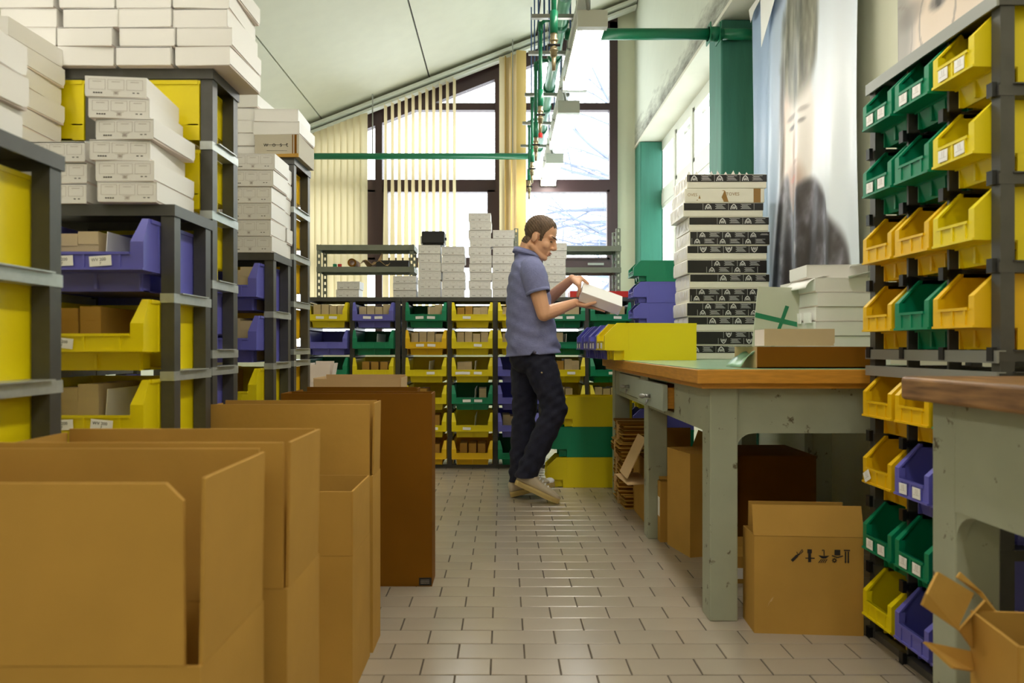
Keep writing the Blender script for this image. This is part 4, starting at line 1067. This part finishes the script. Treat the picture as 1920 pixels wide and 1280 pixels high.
def banner(name, label, X, ya, yb, z0, z1, fn, amp, nx, ny, cat='poster'):
    t = thing(name, label, cat, (X, (ya+yb)/2, z0))
    vs, cs, fs = [], [], []
    for j in range(ny+1):
        v = j/ny
        for i in range(nx+1):
            u = i/nx; y = ya+(yb-ya)*u; z = z0+(z1-z0)*v
            rip = amp*(math.sin(y*17+.6*math.sin(z*2.2))+.5*math.sin(y*31+z*1.7)+.9*math.exp(-((y-4.06+.12*(z-2)*.9)/.03)**2))*(1-.45*v)
            x = -rip-.01
            vs.append((x, y-(ya+yb)/2, z-z0)); cs.append(fn(y, z))
    for j in range(ny):
        for i in range(nx): a = j*(nx+1)+i; fs.append((a, a+1, a+nx+2, a+nx+1))
    me = bpy.data.meshes.new('banner_sheet'); me.from_pydata(vs, [], fs); me.materials.append(M['banner_print'])
    ca = me.color_attributes.new('print', 'FLOAT_COLOR', 'POINT')
    for i, c in enumerate(cs): ca.data[i].color = srgb(*[min(255, max(0, q)) for q in c])
    me.polygons.foreach_set('use_smooth', [True]*len(me.polygons))
    o = link('banner_sheet', me, t); solidify(o, .0012, 0)
    return t
p1 = banner('hanging_banner', 'large rippled banner photo of a bearded person in dark jacket', 1.66, 4.50, 3.18, 1.05, 3.15, paint1, .016, 180, 230)
# turned-over white top corners
q = MB(); q.add([(-.045, .62, 1.99), (-.045, .655, 2.09), (-.045, .30, 2.095), (-.05, .55, 2.03)], [(0, 1, 2, 3)])
q.add([(-.05, .44, 2.09), (-.055, .41, 1.74), (-.055, .02, 2.09)], [(0, 1, 2)])
o = q.build('folded_corner', 'paper', p1); solidify(o, .001, 0)
link('printed_text', text_mesh('w', .07, 'ink', 'CENTER'), p1, (-.062, .25, 2.03), (R(90), 0, R(-90)))
banner('hanging_banner', 'pale cream banner with a face wearing round glasses at top right', 1.70, 2.93, 2.05, 1.55, 3.0, paint2, .006, 110, 120)
# ================================================================ THE MAN
MY = 4.14
man = thing('person', 'man in blue polo shirt and dark jeans walking, holding a white carton', 'person', (.15, MY, 0))
mo = Vector((.15, MY, 0))
HM = Matrix.Translation((.213, MY, 1.572)) @ Matrix.Rotation(R(-14), 4, 'Z') @ Matrix.Rotation(R(24), 4, 'Y')
def H(x, y, z): return HM @ Vector((x, y, z))
HR = HM.to_3x3()
C = Vector((.585, 4.11, 1.215))
Lx = Vector((.94, 0, -.342)).normalized(); n0 = Vector((.342, 0, .94)).normalized(); a_ = R(28)
nx_ = (n0*math.cos(a_)+Vector((0, -1, 0))*math.sin(a_)).normalized(); wx_ = nx_.cross(Lx).normalized()
def B(l, w, n): return C+Lx*l+wx_*w+nx_*n
b = MB()
# head
b.ell(H(-.008, 0, .058), (.099, .076, .088), HR, 24, 16); b.ell(H(.03, 0, -.005), (.066, .060, .095), HR, 20, 14)
b.ell(H(.074, 0, -.086), (.022, .026, .020), HR)
for s in (-1, 1):
    b.cap(H(-.012, s*.056, -.05), .022, H(.062, s*.020, -.086), .020)
    b.ell(H(.058, s*.036, -.014), (.030, .026, .028), HR)
    b.ell(H(-.010, s*.078, .002), (.021, .010, .029), HR @ Matrix.Rotation(R(s*14), 3, 'Z') @ Matrix.Rotation(R(-12), 3, 'Y'))
    b.ell(H(.104, s*.013, -.018), (.010, .008, .008), HR)
    b.cap(H(.086, 0, .042), .014, H(.074, s*.046, .040), .012)
b.cap(H(.094, 0, .032), .009, H(.116, 0, -.010), .0125); b.cap(H(.116, 0, -.010), .0125, H(.106, 0, -.020), .010)
b.ell(H(.093, 0, -.046), (.013, .024, .008), HR); b.ell(H(.090, 0, -.060), (.013, .021, .008), HR)
b.cap(H(-.035, 0, -.045), .060, Vector((.125, MY, 1.40)), .068)
b.cap(H(.02, 0, -.07), .035, Vector((.17, MY, 1.42)), .05)
# trunk, legs
b.ell((.15, MY, 1.27), (.10, .165, .19)); b.ell((.155, MY, 1.05), (.105, .150, .20)); b.ell((.165, MY, .92), (.105, .14, .13))
hipN, kneeN, ankN = Vector((.205, 4.055, .90)), Vector((.308, 4.04, .556)), Vector((.142, 4.05, .185))
hipF, kneeF, ankF = Vector((.145, 4.21, .90)), Vector((.128, 4.215, .51)), Vector((.098, 4.22, .115))
for h_, k_, a2 in ((hipN, kneeN, ankN), (hipF, kneeF, ankF)):
    b.cap(h_, .082, k_, .055); b.cap(k_, .054, a2, .038)
# arms
shN, elN, wrN = Vector((.165, 3.965, 1.375)), Vector((.232, 3.925, 1.112)), B(-.135, -.045, -.062)
shF, elF, wrF = Vector((.165, 4.315, 1.375)), Vector((.225, 4.45, 1.175)), B(-.200, .082, .026)
for s_, e_, w_ in ((shN, elN, wrN), (shF, elF, wrF)):
    b.cap(s_, .058, e_, .041); m_ = e_.lerp(w_, .3); b.cap(e_, .040, m_, .042); b.cap(m_, .042, w_, .026)
def finger(pts, r0, r1):
    for i in range(len(pts)-1):
        ra = r0+(r1-r0)*i/(len(pts)-1); rb = r0+(r1-r0)*(i+1)/(len(pts)-1); b.cap(pts[i], ra, pts[i+1], rb, 10)
# right hand, palm up under the carton
for k, (w, ln) in enumerate(((-.070, .92), (-.048, 1.0), (-.026, .95), (-.005, .78))):
    kn = B(-.045, w, -.046); b.cap(B(-.118, -.045+(k-1.5)*.011, -.058), .016, kn, .0125)
    finger([kn, B(-.045+.044*ln, w-.002, -.0415), B(-.045+.072*ln, w-.002, -.040), B(-.045+.096*ln, w-.002, -.0395)], .0100, .0078)
finger([B(-.118, -.068, -.055), B(-.080, -.094, -.038), B(-.050, -.0925, -.014), B(-.030, -.0905, .002)], .014, .0088)
# left hand, fingers down over the left end
for k, (w, ln) in enumerate(((.046, .9), (.026, 1.0), (.006, .95), (-.013, .8))):
    kn = B(-.153, w+.010, .044-.003*k); b.cap(B(-.188, .085-.010*k, .030), .019, kn, .0150)
    finger([kn, B(-.1395, w, .046-.040*ln), B(-.1360, w-.003, .046-.066*ln), B(-.1352, w-.004, .046-.086*ln)], .0118, .0088)
finger([B(-.185, .078, .038), B(-.155, .074, .054), B(-.122, .068, .0455), B(-.100, .060, .0408)], .0145, .0092)
def remesh(b, name, m, vox, it, fac=.5):
    o = link(name, b.mesh(name, m), None)
    md = o.modifiers.new('r', 'REMESH'); md.mode = 'VOXEL'; md.voxel_size = vox; md.use_smooth_shade = True
    sm_ = o.modifiers.new('s', 'SMOOTH'); sm_.iterations = it; sm_.factor = fac
    dg = bpy.context.evaluated_depsgraph_get(); me = bpy.data.meshes.new_from_object(o.evaluated_get(dg))
    bpy.data.objects.remove(o); me.materials.clear(); me.materials.append(M[m]); me.name = name
    return me
me = remesh(b, 'body', 'skin', .0042, 5)
HI = HM.inverted()
# hair taken from the head surface
bmh = bmesh.new(); bmh.from_mesh(me); bmh.normal_update()
def hairy(p):
    q = HI @ p; x, y, z = q
    if z < -.075 or q.length > .2: return -1
    e = math.hypot((x+.010)/.027, (z-.002)/.035)
    if abs(y) > .058 and e < 1 and x > -.04: return -1
    if x < -.045: lim = -.050
    elif x < -.02: lim = -.050+(x+.045)/.025*.08
    elif x < .012: lim = .034
    elif x < .034: lim = -.004
    else: lim = .040+(x-.034)*2.6
    if abs(y) < .035: lim = max(lim, -.050) if x < .034 else .035+(x-.034)*1.75
    return z-lim
kill = [f for f in bmh.faces if hairy(f.calc_center_median()) < 0]
bmesh.ops.delete(bmh, geom=kill, context='FACES')
for v in bmh.verts:
    k = min(1, max(0, hairy(v.co)/.045)); v.co += v.normal*(.0006+.0058*k+.0012*math.sin(v.co.x*400+v.co.z*260))
    v.co -= mo
hm = bpy.data.meshes.new('hair'); bmh.to_mesh(hm); bmh.free(); hm.materials.clear(); hm.materials.append(M['hair'])
me.transform(Matrix.Translation(-mo))
body = link('body', me, man)
h = link('hair', hm, body); solidify(h, .006, -1)
def mp(mb, name, m, smooth=True, parent=None):
    mb.v = [tuple(Vector(p)-mo) for p in mb.v]
    return mb.build(name, m, parent or body, smooth)
e = MB(); br = MB(); lp = MB()
for s in (-1, 1):
    e.ell(H(.0845, s*.033, .017), (.007, .0125, .006), HR); br.cap(H(.099, s*.016, .043), .0045, H(.080, s*.052, .046), .003)
mp(e, 'eyes', 'hair'); mp(br, 'eyebrows', 'hair')
lp.ell(H(.0985, 0, -.047), (.010, .021, .005), HR); lp.ell(H(.0955, 0, -.057), (.011, .019, .0055), HR); mp(lp, 'lips', 'lip')
# polo shirt
sec = [(.878, .180, .163, .190), (.93, .178, .161, .188), (1.02, .168, .152, .184), (1.12, .158, .142, .188), (1.20, .153, .135, .196), (1.28, .150, .128, .204), (1.345, .150, .118, .206), (1.39, .148, .104, .192), (1.425, .145, .090, .158), (1.45, .143, .078, .112), (1.472, .142, .071, .082), (1.487, .143, .066, .071)]
fine = []
for i in range(len(sec)-1):
    for t_ in range(5):
        k = t_/5; fine.append(tuple(sec[i][j]+(sec[i+1][j]-sec[i][j])*(k*k*(3-2*k)*.5+k*.5) for j in range(4)))
fine.append(sec[-1])
b = MB(); NR = 56; rings = []
for (z, xc, rx, ry) in fine:
    ring = []
    for k in range(NR):
        a = 2*math.pi*k/NR; ca, sa = math.cos(a), math.sin(a); e_ = .82
        x = xc+rx*math.copysign(abs(ca)**e_, ca); y = MY+ry*math.copysign(abs(sa)**e_, sa)
        f_ = max(0, 1.25-z)/.37
        wr_ = .006*f_*(math.sin(z*62+a*3)+.8*math.sin(z*35-a*5+1))+.003*math.sin(z*90+a*2+2*math.sin(a*3))
        dz = 0
        if z < .9: dz = -.012*math.cos(a-math.pi)+(.03 if abs(math.sin((a-math.pi*1.5)/2)) < .05 and z < .885 else 0)
        ring.append((x+wr_*ca, y+wr_*sa, z+dz))
    rings.append(ring)
b.loft(rings, caps=False); shirt = mp(b, 'polo_shirt', 'polo'); solidify(shirt, .003, -1)
for s_, e_ in ((shN, elN), (shF, elF)):
    b = MB(); pts, rs = [], []
    d = (e_-s_); inn = Vector((-.005, (MY-s_.y)*.42, .028))
    pts = [s_+inn*1.2, s_+inn*.5, s_+d*.06, s_+d*.2, s_+d*.34, s_+d*.47, s_+d*.54]; rs = [.045, .066, .074, .075, .071, .067, .066]
    b.tube(pts, rs, 24, caps=False); q = mp(b, 'sleeve', 'polo', True, shirt); solidify(q, .003, -1)
    c_ = MB(); c_.tube([s_+d*.475, s_+d*.545], [.0685, .0680], 24, caps=False); q = mp(c_, 'sleeve_cuff', 'polo', True, shirt); solidify(q, .003, -1)
cr = []
for z, xc, rx, ry, tl in ((1.468, .141, .074, .080, .0), (1.500, .138, .070, .072, -.012), (1.508, .137, .072, .074, -.013), (1.478, .141, .086, .094, -.002)):
    cr.append([(xc+rx*math.cos(2*math.pi*k/32), MY+ry*math.sin(2*math.pi*k/32), z-.022*math.cos(2*math.pi*k/32)*(1 if z > 1.47 else .4)) for k in range(32)])
b = MB(); b.loft(cr, caps=False); q = mp(b, 'collar', 'polo', True, shirt); solidify(q, .003, 0)
# jeans
b = MB()
b.ell((.172, MY, .885), (.130, .160, .08)); b.ell((.155, MY-.02, .86), (.125, .150, .10))
for h_, k_, a2, e2 in ((hipN, kneeN, ankN, Vector((.120, 4.05, .10))), (hipF, kneeF, ankF, Vector((.094, 4.22, .03)))):
    h_ = h_-Vector((0, 0, .04)); m1 = h_.lerp(k_, .4); m2 = k_.lerp(a2, .35)
    b.cap(h_, .104, m1, .094); b.cap(m1, .094, k_, .074); b.cap(k_, .074, m2, .074); b.cap(m2, .074, a2, .066); b.cap(a2, .066, e2, .066)
jm = remesh(b, 'jeans', 'jeans', .008, 8)
bj = bmesh.new(); bj.from_mesh(jm)
for (lo, hi, z) in ((3.8, 4.135, .155), (4.135, 4.5, .095)):
    g = [v for v in bj.verts if lo <= v.co.y < hi and v.co.z < .3]
    gs = set(g); ed = [x for x in bj.edges if x.verts[0] in gs and x.verts[1] in gs]; fc = [x for x in bj.faces if all(v in gs for v in x.verts)]
    bmesh.ops.bisect_plane(bj, geom=g+ed+fc, plane_co=(0, 0, z), plane_no=(0, 0, -1), clear_outer=True)
up_ = list(bj.verts)+list(bj.edges)+list(bj.faces)
bmesh.ops.bisect_plane(bj, geom=up_, plane_co=(0, 0, .925), plane_no=(0, 0, 1), clear_outer=True)
for v in bj.verts:
    z = v.co.z; k = .0032*(math.sin(z*62+v.co.x*48+v.co.y*14)+.7*math.sin(z*105-v.co.x*75+v.co.y*30))*(1 if z < .3 or .45 < z < .65 or z > .8 else .5)
    v.co += v.normal*k; v.co -= mo
bj.to_mesh(jm); bj.free(); jm.polygons.foreach_set('use_smooth', [True]*len(jm.polygons))
jo = link('jeans', jm, body); solidify(jo, .003, -1)
b = MB().ell(Vector((.222, 3.955, .775)), (.006, .004, .006), None, 8, 6); mp(b, 'rivet', 'brass', True, jo)
# shoes
def shoe(heel, pitch, yaw, white):
    Mx = Matrix.Translation(heel) @ Matrix.Rotation(R(yaw), 4, 'Z') @ Matrix.Rotation(R(-pitch), 4, 'Y')
    prof = [(0, .030, .075), (.015, .036, .095), (.05, .040, .105), (.085, .041, .103), (.12, .042, .088), (.16, .046, .072), (.20, .049, .062), (.235, .047, .054), (.265, .036, .044), (.282, .018, .034)]
    rings = []
    for x, w, h_ in prof:
        rings.append([Mx @ Vector((x, w*math.copysign(abs(math.cos(2*math.pi*k/20))**.7, math.cos(2*math.pi*k/20)), .020+(h_-.020)*(.5+.5*math.copysign(abs(math.sin(2*math.pi*k/20))**.8, math.sin(2*math.pi*k/20))))) for k in range(20)])
    b = MB().loft(rings); s = mp(b, 'shoe', 'shoe', True)
    def ol(z, g): return [Mx @ Vector((x, sg*(w+g), z)) for sg, L in ((1, prof), (-1, prof[::-1])) for x, w, _ in L]
    b = MB().loft([ol(0, .003), ol(.020, .006), ol(.030, .004)]); mp(b, 'sole', 'sole', False, s)
    b = MB()
    for x in (.125, .145, .165, .185): b.tube([Mx @ Vector((x, -.025, .085-(x-.125)*.42)), Mx @ Vector((x+.004, 0, .094-(x-.125)*.42)), Mx @ Vector((x, .025, .085-(x-.125)*.42))], .0035, 6)
    mp(b, 'laces', 'paper', True, s)
    if white:
        b = MB().ell(Mx @ Vector((.255, 0, .032)), (.032, .043, .022), Mx.to_3x3()); mp(b, 'toe_cap', 'paper', True, s)
shoe(Vector((.066, 4.05, .116)), -24.0, -3, False)
shoe(Vector((.044, 4.22, .002)), 13, 4, True)
# the carton in his hands
hc = thing('white_carton', "white carton held tilted in the man's hands", 'carton', (0, 0, 0))
rot = Matrix((Lx, wx_, nx_)).transposed().to_4x4()
hc.matrix_world = Matrix.Translation(B(0, -.08, -.031)) @ rot
a, bb_ = wbox_meshes(.25, .16, .062); link('carton_body', a, hc); link('lid', bb_, hc)
b = MB(); b.prism([(-.125, .004), (.095, .004), (.110, .012), (.118, .028), (.118, .060), (-.125, .060)], 'y', -.0022, -.0002).build('front_flap', 'white_card', hc)
